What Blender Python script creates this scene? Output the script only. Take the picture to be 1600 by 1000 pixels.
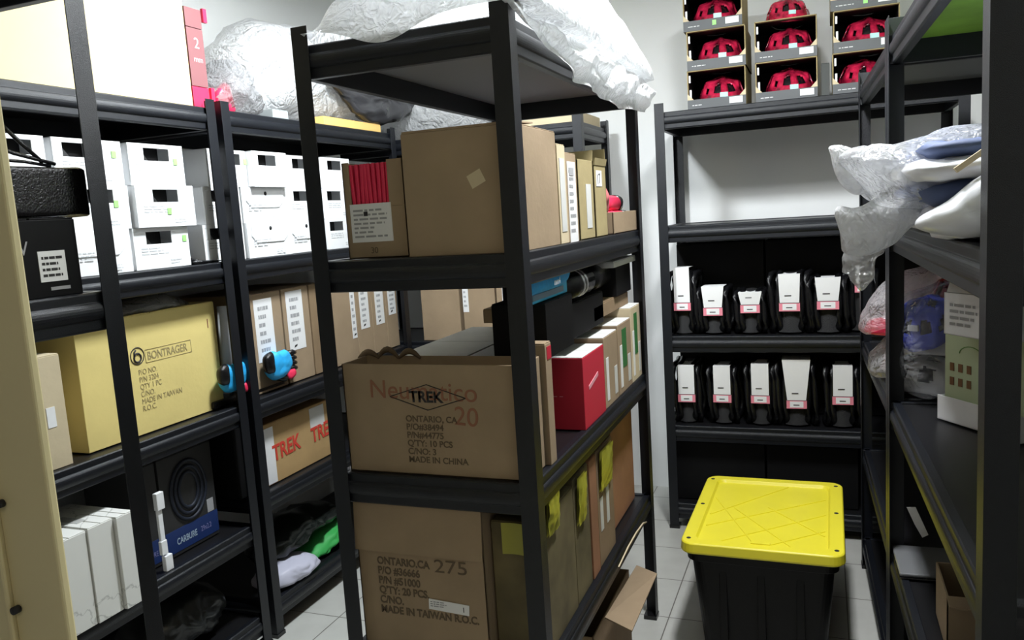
import bpy, bmesh, math, random
from mathutils import Vector, Matrix, noise
random.seed(7)
PI=math.pi; R=math.radians
sc=bpy.context.scene
for o in list(bpy.data.objects): bpy.data.objects.remove(o)
# ------------------------------------------------------------ camera
yaw,pitch,roll=R(21.45),R(7.46),R(-3.645)
fwd=Vector((-math.sin(yaw)*math.cos(pitch),math.cos(yaw)*math.cos(pitch),-math.sin(pitch)))
rt=Vector((math.cos(yaw),math.sin(yaw),0)); up=rt.cross(fwd)
r2=math.cos(roll)*rt+math.sin(roll)*up; u2=math.cos(roll)*up-math.sin(roll)*rt
cam=bpy.data.cameras.new('camera'); co=bpy.data.objects.new('camera',cam); sc.collection.objects.link(co)
cam.sensor_width=36; cam.lens=1254.4/1600*36; cam.clip_start=.02
M3=Matrix((r2,u2,-fwd)).transposed(); co.matrix_world=Matrix.Translation((0,0,1.5))@M3.to_4x4()
sc.camera=co
# ------------------------------------------------------------ light
w=bpy.data.worlds.new('world'); sc.world=w; w.use_nodes=True
w.node_tree.nodes['Background'].inputs[0].default_value=(.80,.86,1,1); w.node_tree.nodes['Background'].inputs[1].default_value=.03
def area(name,loc,rot,sx,sy,power,col):
    l=bpy.data.lights.new(name,'AREA'); l.shape='RECTANGLE'; l.size=sx; l.size_y=sy; l.energy=power; l.color=col
    o=bpy.data.objects.new(name,l); o.location=loc; o.rotation_euler=rot; sc.collection.objects.link(o); return o
area('room_lamp_light',(-1.2,2.3,2.645),(0,0,0),.22,.22,40,(.90,.96,1))
area('aisle_lamp_light',(-.12,2.15,2.645),(0,0,0),.18,.5,34,(.95,.97,1))
area('front_fill_light',(.35,-1.1,2.6),(R(28),0,R(-5)),1.6,1.0,4.6,(1,.84,.60))  # added warm fill for the front faces, no lamp is known there
vs=sc.view_settings; vs.view_transform='Standard'; vs.look='None'; vs.gamma=1; vs.exposure=.60; vs.use_curve_mapping=False
# ------------------------------------------------------------ materials
MT={}
def mat(name,col,rough=.6,metal=0,var=.0,scale=20,bump=0,bscale=200,spec=.5,coat=0,trans=0):
    if name in MT: return MT[name]
    m=bpy.data.materials.new(name); m.use_nodes=True; nt=m.node_tree; b=nt.nodes['Principled BSDF']
    b.inputs['Base Color'].default_value=(*col,1); b.inputs['Roughness'].default_value=rough; b.inputs['Metallic'].default_value=metal
    b.inputs['Specular IOR Level'].default_value=spec; b.inputs['Coat Weight'].default_value=coat
    if var or bump:
        tc=nt.nodes.new('ShaderNodeTexCoord')
        if var:
            n=nt.nodes.new('ShaderNodeTexNoise'); n.inputs['Scale'].default_value=scale; n.inputs['Detail'].default_value=5
            nt.links.new(tc.outputs['Object'],n.inputs['Vector'])
            rp=nt.nodes.new('ShaderNodeValToRGB'); e=rp.color_ramp.elements
            e[0].position=.3; e[1].position=.7
            e[0].color=(*[max(0,c*(1-var)) for c in col],1); e[1].color=(*[min(1,c*(1+var)) for c in col],1)
            nt.links.new(n.outputs['Fac'],rp.inputs['Fac']); nt.links.new(rp.outputs['Color'],b.inputs['Base Color'])
        if bump:
            n2=nt.nodes.new('ShaderNodeTexNoise'); n2.inputs['Scale'].default_value=bscale; n2.inputs['Detail'].default_value=4
            nt.links.new(tc.outputs['Object'],n2.inputs['Vector'])
            bp=nt.nodes.new('ShaderNodeBump'); bp.inputs['Strength'].default_value=bump; bp.inputs['Distance'].default_value=.004
            nt.links.new(n2.outputs['Fac'],bp.inputs['Height']); nt.links.new(bp.outputs['Normal'],b.inputs['Normal'])
    MT[name]=m; return m
def film(name,col,clear,rough=.2):
    m=bpy.data.materials.new(name); m.use_nodes=True; nt=m.node_tree; nt.nodes.clear()
    out=nt.nodes.new('ShaderNodeOutputMaterial'); tr=nt.nodes.new('ShaderNodeBsdfTransparent')
    di=nt.nodes.new('ShaderNodeBsdfDiffuse'); tl=nt.nodes.new('ShaderNodeBsdfTranslucent'); gl=nt.nodes.new('ShaderNodeBsdfGlossy')
    di.inputs[0].default_value=(*col,1); tl.inputs[0].default_value=(*col,1); gl.inputs['Roughness'].default_value=rough
    a=nt.nodes.new('ShaderNodeMixShader'); a.inputs[0].default_value=.5; nt.links.new(di.outputs[0],a.inputs[1]); nt.links.new(tl.outputs[0],a.inputs[2])
    b=nt.nodes.new('ShaderNodeMixShader'); b.inputs[0].default_value=clear; nt.links.new(a.outputs[0],b.inputs[1]); nt.links.new(tr.outputs[0],b.inputs[2])
    lw=nt.nodes.new('ShaderNodeLayerWeight'); lw.inputs[0].default_value=.35
    ma=nt.nodes.new('ShaderNodeMath'); ma.operation='MULTIPLY'; ma.inputs[1].default_value=.6; nt.links.new(lw.outputs['Fresnel'],ma.inputs[0])
    c=nt.nodes.new('ShaderNodeMixShader'); nt.links.new(ma.outputs[0],c.inputs[0]); nt.links.new(b.outputs[0],c.inputs[1]); nt.links.new(gl.outputs[0],c.inputs[2])
    tc=nt.nodes.new('ShaderNodeTexCoord'); nz=nt.nodes.new('ShaderNodeTexNoise'); nz.inputs['Scale'].default_value=9; nz.inputs['Detail'].default_value=3; nz.inputs['Distortion'].default_value=1.2
    nt.links.new(tc.outputs['Object'],nz.inputs['Vector'])
    av=nt.nodes.new('ShaderNodeMath'); av.operation='SUBTRACT'; av.inputs[1].default_value=.5; nt.links.new(nz.outputs['Fac'],av.inputs[0])
    ab=nt.nodes.new('ShaderNodeMath'); ab.operation='ABSOLUTE'; nt.links.new(av.outputs[0],ab.inputs[0])
    n3=nt.nodes.new('ShaderNodeTexNoise'); n3.inputs['Scale'].default_value=34; n3.inputs['Detail'].default_value=2; n3.inputs['Distortion'].default_value=.8; nt.links.new(tc.outputs['Object'],n3.inputs['Vector'])
    a3=nt.nodes.new('ShaderNodeMath'); a3.operation='SUBTRACT'; a3.inputs[1].default_value=.5; nt.links.new(n3.outputs['Fac'],a3.inputs[0])
    b3=nt.nodes.new('ShaderNodeMath'); b3.operation='ABSOLUTE'; nt.links.new(a3.outputs[0],b3.inputs[0])
    sm=nt.nodes.new('ShaderNodeMath'); sm.operation='MULTIPLY_ADD'; sm.inputs[1].default_value=.35; nt.links.new(b3.outputs[0],sm.inputs[0]); nt.links.new(ab.outputs[0],sm.inputs[2])
    bp=nt.nodes.new('ShaderNodeBump'); bp.inputs['Strength'].default_value=.9; bp.inputs['Distance'].default_value=.045; nt.links.new(sm.outputs[0],bp.inputs['Height'])
    for q in (di,tl,gl,lw): nt.links.new(bp.outputs['Normal'],q.inputs['Normal'])
    nt.links.new(c.outputs[0],out.inputs[0]); MT[name]=m; return m
steel=mat('black_powder_coat',(.0045,.0058,.009),.36,0,.15,60,.3,900,spec=.45)
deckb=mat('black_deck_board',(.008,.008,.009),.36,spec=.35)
deckg=mat('bounce_lit_deck_board',(.30,.31,.33),.6)  # lighter copy of the deck, its grey stands for light bounced onto the underside
kraft=mat('kraft_cardboard',(.33,.240,.150),.85,0,.08,9,.15,60)
kraftd=mat('dark_kraft_cardboard',(.25,.17,.095),.85,0,.10,9,.15,60)
kraftl=mat('pale_kraft_cardboard',(.60,.50,.33),.85,0,.06,9,.1,60)
olive=mat('olive_kraft_cardboard',(.36,.29,.14),.85,0,.10,9,.15,60)
yelk=mat('yellow_cardboard',(.74,.60,.22),.8,0,.05,6,.1,60)
cream=mat('cream_cardboard',(.72,.61,.34),.8,0,.03,6)
inner=mat('dark_inside_board',(.16,.11,.065),.9)  # darker brown board of the torn rim pieces
white=mat('white_card',(.86,.87,.88),.5,0,.03,15)
whitem=mat('marbled_white_card',(.80,.80,.76),.5,0,.0)
greycard=mat('grey_white_card',(.62,.62,.60),.6,0,.05,15)
paper=mat('label_paper',(.82,.82,.82),.6)
ink=mat('black_ink',(.03,.028,.03),.8)
inkg=mat('grey_ink',(.35,.35,.36),.8)
inkp=mat('pale_grey_ink',(.60,.61,.62),.8)
inkb=mat('brown_stamp_ink',(.12,.085,.05),.8)
redm=mat('red_marker_ink',(.27,.115,.065),.8)
greend=mat('green_sticker_paper',(.35,.85,.22),.5)
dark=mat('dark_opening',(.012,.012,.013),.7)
darkg=mat('opening_highlight_grey',(.13,.13,.13),.4)
red=mat('red_card',(.55,.02,.045),.5)
redp=mat('red_packet_film',(.80,.035,.10),.35)
pink=mat('pink_card',(.22,.085,.09),.6)
pinkd=mat('pink_red_band',(.80,.25,.32),.5)
rubber=mat('black_rubber',(.006,.006,.007),.22,0,0,1,.4,300)
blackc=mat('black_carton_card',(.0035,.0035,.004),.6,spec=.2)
blackg=mat('gloss_black_plastic',(.008,.008,.009),.25)
blue=mat('bright_blue_fabric',(.03,.45,.95),.5,0,.1,60,.3,300)
blued=mat('blue_print',(.010,.03,.13),.5)
navy=mat('navy_print',(.006,.010,.022),.6)
yel=mat('yellow_lid_plastic',(.84,.74,.035),.38,0,.03,8)
binb=mat('black_bin_plastic',(.003,.003,.003),.45,spec=.2)
greenc=mat('green_label_card',(.03,.16,.04),.6)
limeg=mat('lime_plastic',(.42,.75,.02),.4)
greenf=mat('green_fabric',(.04,.38,.08),.6)
greenl=mat('pale_green_card',(.50,.58,.38),.6)
silver=mat('silver_plastic',(.16,.165,.17),.35,.1)
navyc=mat('denim_blue_fabric',(.10,.14,.28),.7)
royal=mat('royal_blue_gloss',(.02,.06,.70),.25)
whitp=mat('white_gloss_shell',(.85,.86,.9),.25)
redg=mat('red_gloss_shell',(.40,.012,.045),.14,0,.9,30)
orangeb=mat('orange_card',(.85,.55,.18),.7)
yg=mat('yellow_green_film',(.34,.33,.04),.35)
ygd=mat('murky_brown_card',(.13,.105,.05),.75,0,.35,9)
redbr=mat('reddish_cardboard',(.30,.14,.07),.8,0,.15,9)
plas=film('white_polythene',(.94,.95,.96),.10,.3)
clearp=film('clear_polythene',(.93,.94,.96),.60,.10)
clearc=film('very_clear_polythene',(.93,.94,.96),.78,.08)
clearg=film('greyish_clear_polythene',(.55,.56,.57),.45,.12)
jambm=mat('beige_painted_metal',(.72,.63,.36),.55,0,.04,5)
wallm=mat('white_wall_paint',(.88,.89,.88),.85,0,.02,2,.1,80)
ceilm=mat('ceiling_paint',(.78,.78,.77),.9)
# floor tiles
def tilemat():
    m=bpy.data.materials.new('floor_tile'); m.use_nodes=True; nt=m.node_tree; b=nt.nodes['Principled BSDF']; b.inputs['Roughness'].default_value=.35
    tc=nt.nodes.new('ShaderNodeTexCoord'); mp=nt.nodes.new('ShaderNodeMapping'); mp.inputs['Location'].default_value=(.545,-2.77,0)
    br=nt.nodes.new('ShaderNodeTexBrick'); br.offset=0; br.inputs['Scale'].default_value=1; br.inputs['Brick Width'].default_value=.305; br.inputs['Row Height'].default_value=.305
    br.inputs['Mortar Size'].default_value=.0022; br.inputs['Color1'].default_value=(.60,.60,.56,1); br.inputs['Color2'].default_value=(.57,.57,.53,1); br.inputs['Mortar'].default_value=(.16,.15,.13,1)
    n=nt.nodes.new('ShaderNodeTexNoise'); n.inputs['Scale'].default_value=9; n.inputs['Detail'].default_value=6
    mx=nt.nodes.new('ShaderNodeMix'); mx.data_type='RGBA'; mx.blend_type='MULTIPLY'; mx.inputs[0].default_value=.25
    nt.links.new(tc.outputs['Object'],mp.inputs[0]); nt.links.new(mp.outputs[0],br.inputs[0]); nt.links.new(tc.outputs['Object'],n.inputs['Vector'])
    nt.links.new(br.outputs[0],mx.inputs[6]); nt.links.new(n.outputs['Fac'],mx.inputs[7]); nt.links.new(mx.outputs[2],b.inputs['Base Color'])
    return m
def marble(m):
    nt=m.node_tree; b=nt.nodes['Principled BSDF']; tc=nt.nodes.new('ShaderNodeTexCoord'); n=nt.nodes.new('ShaderNodeTexNoise'); n.inputs['Scale'].default_value=5; n.inputs['Detail'].default_value=9; n.inputs['Distortion'].default_value=1.6
    rp=nt.nodes.new('ShaderNodeValToRGB'); e=rp.color_ramp.elements; e[0].position=.485; e[0].color=(.80,.80,.76,1); e[1].position=.515; e[1].color=(.80,.80,.76,1)
    k=rp.color_ramp.elements.new(.5); k.color=(.50,.50,.47,1)
    nt.links.new(tc.outputs['Object'],n.inputs['Vector']); nt.links.new(n.outputs['Fac'],rp.inputs['Fac']); nt.links.new(rp.outputs['Color'],b.inputs['Base Color'])
marble(whitem)
# ------------------------------------------------------------ mesh helper
class MB:
    def __init__(s): s.v=[]; s.f=[]; s.m=[]; s.s=[]
    def add(s,vs,fs,mi=0,smooth=False):
        k=len(s.v); s.v+= [tuple(v) for v in vs]
        for f in fs: s.f.append(tuple(i+k for i in f)); s.m.append(mi); s.s.append(smooth)
        return s
    def box(s,x0,y0,z0,x1,y1,z1,mi=0):
        v=[(x0,y0,z0),(x1,y0,z0),(x1,y1,z0),(x0,y1,z0),(x0,y0,z1),(x1,y0,z1),(x1,y1,z1),(x0,y1,z1)]
        return s.add(v,[(0,3,2,1),(4,5,6,7),(0,1,5,4),(1,2,6,5),(2,3,7,6),(3,0,4,7)],mi)
    def hexa(s,v,mi=0): return s.add(v,[(0,3,2,1),(4,5,6,7),(0,1,5,4),(1,2,6,5),(2,3,7,6),(3,0,4,7)],mi)
    def prism(s,poly,axis,a,b,mi=0):
        n=len(poly)
        def P(p,t): return (t,p[0],p[1]) if axis==0 else (p[0],t,p[1]) if axis==1 else (p[0],p[1],t)
        v=[P(p,a) for p in poly]+[P(p,b) for p in poly]
        fs=[tuple(range(n))[::-1],tuple(range(n,2*n))]+[(i,(i+1)%n,n+(i+1)%n,n+i) for i in range(n)]
        return s.add(v,fs,mi)
    def tube(s,pts,r,n=8,mi=0,closed=False):
        pts=[Vector(p) for p in pts]; N=len(pts); rings=[]
        rr=r if isinstance(r,(list,tuple)) else [r]*N
        up0=Vector((0,0,1)); vs=[]
        for i,p in enumerate(pts):
            if closed: t=pts[(i+1)%N]-pts[i-1]
            else: t=pts[min(i+1,N-1)]-pts[max(i-1,0)]
            t.normalize(); a=t.cross(up0)
            if a.length<.1: a=t.cross(Vector((1,0,0)))
            a.normalize(); b=t.cross(a)
            for k in range(n):
                an=2*PI*k/n; vs.append(p+rr[i]*(math.cos(an)*a+math.sin(an)*b))
        fs=[]
        for i in range(N if closed else N-1):
            j=(i+1)%N
            for k in range(n): fs.append((i*n+k,i*n+(k+1)%n,j*n+(k+1)%n,j*n+k))
        if not closed: fs+= [tuple(range(n))[::-1],tuple((N-1)*n+k for k in range(n))]
        return s.add(vs,fs,mi,True)
    def grid(s,fn,nu,nv,mi=0,smooth=True,wrapu=False):
        vs=[fn(i/(nu if wrapu else nu-1),j/(nv-1)) for j in range(nv) for i in range(nu)]
        fs=[]
        for j in range(nv-1):
            for i in range(nu if wrapu else nu-1):
                k=(i+1)%nu; fs.append((j*nu+i,j*nu+k,(j+1)*nu+k,(j+1)*nu+i))
        return s.add(vs,fs,mi,smooth)
    def mesh(s,name,mats):
        me=bpy.data.meshes.new(name); me.from_pydata(s.v,[],s.f)
        for m in (mats if isinstance(mats,(list,tuple)) else [mats]): me.materials.append(m)
        me.polygons.foreach_set('material_index',s.m); me.polygons.foreach_set('use_smooth',s.s)
        bm=bmesh.new(); bm.from_mesh(me); bmesh.ops.recalc_face_normals(bm,faces=bm.faces); bm.to_mesh(me); bm.free()
        me.update(); return me
    def build(s,name,mats,parent=None,loc=(0,0,0),rot=(0,0,0),bevel=0):
        o=bpy.data.objects.new(name,s.mesh(name,mats)); sc.collection.objects.link(o); o.location=loc; o.rotation_euler=rot
        if parent: o.parent=parent
        if bevel:
            b=o.modifiers.new('bevel','BEVEL'); b.width=bevel; b.segments=2; b.limit_method='ANGLE'; b.angle_limit=R(40)
        return o
def tag(o,label,cat,group=None):
    o['label']=label; o['category']=cat
    if group: o['group']=group
    return o
def thing(name,label,cat,loc=(0,0,0),rotz=0,group=None):
    o=bpy.data.objects.new(name,None); sc.collection.objects.link(o); o.location=loc; o.rotation_euler=(0,0,rotz); o.empty_display_size=.05
    return tag(o,label,cat,group)
def struct(name,mb,m,**k):
    o=mb.build(name,m,**k); o['kind']='structure'; return o
def textmesh(s,size,bold=0):
    c=bpy.data.curves.new('lettering','FONT'); c.body=s; c.size=size; c.offset=bold; c.space_line=.95; c.extrude=.0002
    o=bpy.data.objects.new('lettering',c); sc.collection.objects.link(o)
    dg=bpy.context.evaluated_depsgraph_get(); me=bpy.data.meshes.new_from_object(o.evaluated_get(dg)); bpy.data.objects.remove(o); return me
# frames for faces of a box w(x) d(y) h(z), origin centre bottom. returns matrix mapping (u right, v up, n out)
def face(f,w,d,h):
    if f=='F': o,u,n=Vector((-w/2,-d/2,0)),Vector((1,0,0)),Vector((0,-1,0))
    if f=='B': o,u,n=Vector((w/2,d/2,0)),Vector((-1,0,0)),Vector((0,1,0))
    if f=='R': o,u,n=Vector((w/2,-d/2,0)),Vector((0,1,0)),Vector((1,0,0))
    if f=='L': o,u,n=Vector((-w/2,d/2,0)),Vector((0,-1,0)),Vector((-1,0,0))
    if f=='T': o,u,n=Vector((-w/2,-d/2,h)),Vector((1,0,0)),Vector((0,0,1))
    v=Vector((0,1,0)) if f=='T' else Vector((0,0,1))
    m=Matrix((u,v,n)).transposed().to_4x4(); m.translation=o; return m
def onface(o,dims,f,u,v,n=.0,rot=0):
    return face(f,*dims)@Matrix.Translation((u,v,n))@Matrix.Rotation(rot,4,'Z')
def sticker(par,dims,f,u,v,su,sv,m,name='label',rot=0,n=.0,label=None,t=.0012):
    mb=MB(); mb.box(0,0,0,su,sv,t); o=mb.build(name,m,par); o.matrix_local=onface(par,dims,f,u,v,n,rot)
    if label: o['label']=label
    return o
def text(par,dims,f,u,v,s,size,m,rot=0,n=.0008,bold=0,name='printed_text',sx=1):
    o=bpy.data.objects.new(name,textmesh(s,size,bold)); sc.collection.objects.link(o); o.data.materials.clear(); o.data.materials.append(m)
    o.parent=par; o.matrix_local=onface(par,dims,f,u,v,n,rot)@Matrix.Diagonal((sx,1,1,1)); return o
def lines(par,dims,f,u,v,su,sv,k,m=inkg,n=.0014,rot=0):
    mb=MB(); 
    for i in range(k):
        y=sv*(1-(i+.5)/k); L=su*random.uniform(.55,1)
        x=0
        while x<L:
            seg=random.uniform(.08,.3)*su; mb.box(x,y-sv/k*.22,0,min(L,x+seg),y+sv/k*.22,.0004); x+=seg+su*.05
    o=mb.build('printed_lines',m,par); o.matrix_local=onface(par,dims,f,u,v,n,rot); return o
def cbox(label,x0,x1,y0,y1,z0,h,m=kraft,name='cardboard_box',cat='box',rot=0,group=None,tape=None,top=None,lid=False):
    """closed carton: one mesh with a seam on top; returns object and dims"""
    w,d=x1-x0,y1-y0; mb=MB(); mb.box(-w/2,-d/2,0,w/2,d/2,h-.003)
    mi=1 if top else 0
    mb.box(-w/2+.001,-d/2+.001,h-.003,w/2-.001,-.002,h,mi); mb.box(-w/2+.001,.002,h-.003,w/2-.001,d/2-.001,h,mi)
    o=mb.build(name,[m,top or m],None,((x0+x1)/2,(y0+y1)/2,z0),(0,0,rot),.0015); tag(o,label,cat,group)
    dims=(w,d,h)
    if tape:
        sticker(o,dims,'T',w*.02,d/2-.024,w*.96,.048,tape,'tape',n=.0002)
    return o,dims
# ------------------------------------------------------------ setting
X0,X1,Y0,Y1,ZC=-2.46,.78,-2.2,4.15,2.72
t=.08
struct('floor',MB().box(X0-t,Y0,-.05,X1+t,Y1+t,0),tilemat())
struct('ceiling',MB().box(X0-t,Y0,ZC,X1+t,Y1+t,ZC+.05),ceilm)
struct('wall_left',MB().box(X0-t,Y0,0,X0,Y1+t,ZC),wallm)
struct('wall_back',MB().box(X0,Y1,0,X1,Y1+t,ZC),wallm)
struct('wall_right',MB().box(X1,Y0,0,X1+t,Y1+t,ZC),wallm)
# beige door frame close to the camera on the left
mb=MB()
jb=-.598
mb.box(-.80,.45,0,jb-.062,.462,2.2); mb.box(jb-.062,.4535,0,jb-.0,.462,2.2); mb.box(jb-.066,.4475,0,jb-.060,.452,2.2)
jo=struct('trim_1',mb,jambm,bevel=.002)
for z in (1.19,1.285,1.335):
    h=MB(); h.tube([(-.652,.4465,z),(-.652,.4525,z)],.0035,10); h.build('screw_hole',dark,jo)
# ceiling lamp fixture that carries the main light
cl=thing('ceiling_lamp','round white ceiling lamp above the left side of the middle rack','lamp',(-1.2,2.3,ZC-.06))
mb=MB(); mb.tube([(0,0,.02),(0,0,.06)],.15,24); mb.build('base',white,cl)
cl=thing('ceiling_lamp','oblong white ceiling lamp above the right aisle','lamp',(-.12,2.15,ZC-.06))
mb=MB(); mb.box(-.11,-.28,.02,.11,.28,.06); mb.build('base',white,cl)
# ------------------------------------------------------------ racks
def rack(label,x,y,W,D,H,shelves,rotz=0,group='black steel shelving units',littop=False,topdeck=None):
    t=thing('shelving_rack',label,'shelving rack',(x,y,0),rotz,group)
    F=.042; T=.0022; g=.010
    for cx,sx in ((0,1),(W,-1)):
        for cy,sy in ((0,1),(D,-1)):
            mb=MB(); poly=[(0,0),(F,0),(F,T),(T,T),(T,F),(0,F)]; poly=[(cx+sx*a,cy+sy*b) for a,b in poly]
            mb.prism(poly,2,.012,H); mb.build('post',steel,t,bevel=.0008)
            f=MB(); f.box(min(cx-sx*.002,cx+sx*.045),min(cy-sy*.002,cy+sy*.045),0,max(cx-sx*.002,cx+sx*.045),max(cy-sy*.002,cy+sy*.045),.015); f.build('foot',blackg,t)
    prof=[(-.022,0),(-.004,0),(0,-.003),(0,-.020)]+[(.0085*math.sin(PI*k/10),-.036+.016*math.cos(PI*k/10)) for k in range(1,10)]+[(0,-.052),(0,-.071),(-.004,-.074),(-.022,-.074)]
    for k,z in enumerate(shelves):
        mb=MB(); mb.box(g+.004,g+.004,z-.018,W-g-.004,D-g-.004,z-.004)
        s=mb.build('shelf',deckg if (littop and k==0) else (topdeck if (topdeck and k==0) else deckb),t)
        if topdeck and k==0: s['label']='green board' if 'green' in topdeck.name else 'grey board'
        for e in range(4):
            b=MB()
            if e==0: b.prism([(g-o,z+q) for o,q in prof],0,.004,W-.004)
            if e==1: b.prism([(D-g+o,z+q) for o,q in prof],0,.004,W-.004)
            if e==2: b.prism([(g-o,z+q) for o,q in prof],1,.004,D-.004)
            if e==3: b.prism([(W-g+o,z+q) for o,q in prof],1,.004,D-.004)
            b.build('beam',steel,s,bevel=.0015)
    return t
# A and B along the left wall, central, D and C along the back wall, E1/E2 right, N near left
rack('black rack by the left wall, holding the yellow carton and the big cream box',-2.40,1.02,.50,1.215,1.945,[1.918,1.402,.897,.462,.12])
rack('black rack by the left wall between the yellow carton and the back corner',-2.40,2.265,.50,1.20,1.945,[1.918,1.402,.897,.545,.135])
rack('black free-standing rack in the middle, with white polythene heaped on top',-1.107,1.575,.522,1.205,1.945,[1.905,1.420,.912,.470],littop=True)
rack('black rack in the back left corner behind the middle rack',-2.25,3.52,1.255,.50,1.935,[1.895,1.405,.90,.46])
rack('black rack at the back wall under the boxed red helmets',-.685,3.60,1.22,.50,1.940,[1.902,1.405,.908,.492,.12])
er=R(1.8)
def E(x,y): return (x*math.cos(er)-y*math.sin(er)+.236, x*math.sin(er)+y*math.cos(er))
ex,ey=E(0,1.20); rack('black rack close on the right, its near post crossing the whole picture',ex,ey,.50,1.20,1.945,[1.898,1.412,.925,.49,.12],er,topdeck=mat('green_deck_board',(.26,.50,.06),.6,0,.3,5))
ex,ey=E(0,2.405); rack('black rack at the right between the near right rack and the helmet rack',ex,ey,.50,.985,1.945,[1.898,1.412,.925,.49,.12],er,topdeck=mat('dim_grey_deck_board',(.22,.23,.22),.6))
rack('black rack close on the left beside the beige door frame',-1.787,-.02,.515,1.194,2.35,[2.022,1.405])
# ------------------------------------------------------------ white parts boxes on rack A/B, level 1.40
G='white lidded boxes on the left racks'
def wbox(label,y0,y1,z,h,kind='window',wx=.5,x=-1.952,green=None,dep=.34):
    w=y1-y0; th=thing('white_box',label,'box',(x,(y0+y1)/2,z),0,G)
    # local: front at x=0 facing +x, body to -dep
    a=-w/2; b=w/2; mb=MB(); T=.003
    mb.box(-dep,a,0,-.004,b,T); mb.box(-dep,a,h-T,-.004,b,h); mb.box(-dep,a,0,-.004,a+T,h); mb.box(-dep,b-T,0,-.004,b,h); mb.box(-dep,a,0,-dep+T,b,h)
    if kind=='window':
        c=a+wx*w; ww=.052; z0=h*.60; z1=h*.90
        mb.box(-.004,a,0,0,b,z0); mb.box(-.004,a,z1,0,b,h); mb.box(-.004,a,z0,0,c-ww,z1); mb.box(-.004,c+ww,z0,0,b,z1)
        mb.build('body',white,th,bevel=.001)
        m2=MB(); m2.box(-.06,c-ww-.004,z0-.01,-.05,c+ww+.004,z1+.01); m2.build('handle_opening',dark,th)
        m3=MB(); m3.prism([(c-ww*.8,z0-.004),(c+ww*.1,z0-.004),(c-ww*.5,z1-.006)],0,-.045,-.035); m3.build('angled_highlight',darkg,th)  # painted highlight: grey wedge slanting across the dark opening
    else:
        mb.box(-.004,a,0,0,b,h); mb.build('body',white,th,bevel=.001)
        m2=MB(); lw=w*.42; zz=h*.42
        m2.prism([(-lw,h-.002),(-lw,zz+.025),(-lw+.03,zz),(lw-.03,zz),(lw,zz+.025),(lw,h-.002)],0,.0005,.004); m2.build('tuck_flap',white,th,bevel=.0012)
        m4=MB(); m4.tube([(.0038,0,h*.82),(.0050,0,h*.82)],.0075,14); m4.build('finger_hole',dark,th)
    dims=(0,w,h)
    lines(th,dims,'R',w*.12,h*.34,w*.5,h*.2,3,inkp,n=.0045 if kind!='window' else .0006)
    lines(th,dims,'R',w*.62,h*.08,w*.22,h*.14,2,inkp,n=.0045 if kind!='window' else .0006)
    if green: sticker(th,dims,'R',w*green[0],h*green[1],.016,.020,greend,'green_sticker',n=.001,label='green sticker')
    return th
Hh=.129
wbox('white box in the top row of white boxes, first beside the beige door frame',1.375,1.612,1.402+2*Hh,Hh,wx=.62)
wbox('white box of the middle row behind the black bag on the near left rack',1.40,1.60,1.402+Hh,Hh)
wbox('white box of the bottom row behind the black carton with a barcode label',1.40,1.60,1.402,Hh)
wbox('white top-row box crossed by the near left post, with a green sticker',1.635,1.868,1.402+2*Hh,Hh,wx=.36,green=(.84,.62))
wbox('white box in the middle row, mostly behind the near left post, with a yellow-green sticker',1.635,1.875,1.402+Hh,Hh,wx=.55,green=(.76,.5))
wbox('white box with curved tuck flap in the bottom row, just right of the black carton',1.625,1.862,1.402,Hh,'flap')
wbox('white windowed top-row box just right of the near left post',1.893,2.118,1.402+2*Hh,Hh,wx=.5,green=(.80,.52))
wbox('white box with dark window in the middle row, sitting proud above a lower windowed box',1.885,2.128,1.402+Hh,Hh,wx=.5,x=-1.935,green=(.5,.30))
wbox('white windowed bottom-row box beside the dark gap left of the paired posts',1.873,2.102,1.402,Hh,wx=.45,green=(.88,.62))
wbox('white box of the top row showing a shaded side, partly behind the paired posts',2.225,2.428,1.402+2*Hh,Hh,wx=.60,green=(.93,.62))
wbox('white middle-row box, its window cut by the left paired post',2.19,2.376,1.402+Hh,Hh,wx=.50)
wbox('white box of the bottom row behind the paired posts, black cable end at its foot',2.172,2.376,1.402,Hh,wx=.42)
wbox('white box with dark window in the top row, just right of the paired posts',2.432,2.632,1.402+2*Hh,Hh,wx=.42,x=-1.925)
wbox('white tuck-flap box under the projecting windowed box right of the paired posts',2.385,2.645,1.402+Hh,Hh,'flap')
wbox('white tuck-flap box standing on the shelf right of the paired posts, lowest of its stack',2.382,2.638,1.402,Hh,'flap',x=-1.940)
wbox('white windowed top-row box just left of the middle rack\'s front left post',2.665,2.885,1.402+2*Hh,Hh,wx=.5,x=-1.965)
wbox('white windowed middle-row box just left of the middle rack\'s front left post',2.665,2.885,1.402+Hh,Hh,wx=.45,x=-1.965)
wbox('white bottom-row box just left of the middle rack\'s front left post',2.660,2.885,1.402,Hh,'flap',x=-1.965)
wbox('white box in the top row just left of the carton of red packets',2.905,3.120,1.402+2*Hh,Hh,wx=.45)
wbox('white box in the middle row just left of the carton of red packets',2.905,3.120,1.402+Hh,Hh,wx=.35)
wbox('white box in the bottom row just left of the carton of red packets',2.905,3.120,1.402,Hh,wx=.35)
# black cable bundle in the gap
mb=MB()
mb.tube([(-2.06+.02*math.sin(i*.7),2.10+.013*i*.5,1.406+.03*math.exp(-((i-3)/2.5)**2)) for i in range(10)],.006,8)
mb.tube([(-2.0+.03*math.sin(i*.9),2.108+.009*i*.6,1.409+.022*math.exp(-((i-4)/3)**2)) for i in range(10)],.006,8)
mb.tube([(-1.96,2.115,1.408),(-1.955,2.15,1.408),(-1.948,2.19,1.407),(-1.94,2.23,1.407)],[.008,.007,.004,.002],8)
tag(mb.build('cable_end',rubber),'black cable ends in the gap between white boxes, left of the paired posts','cable')
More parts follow.
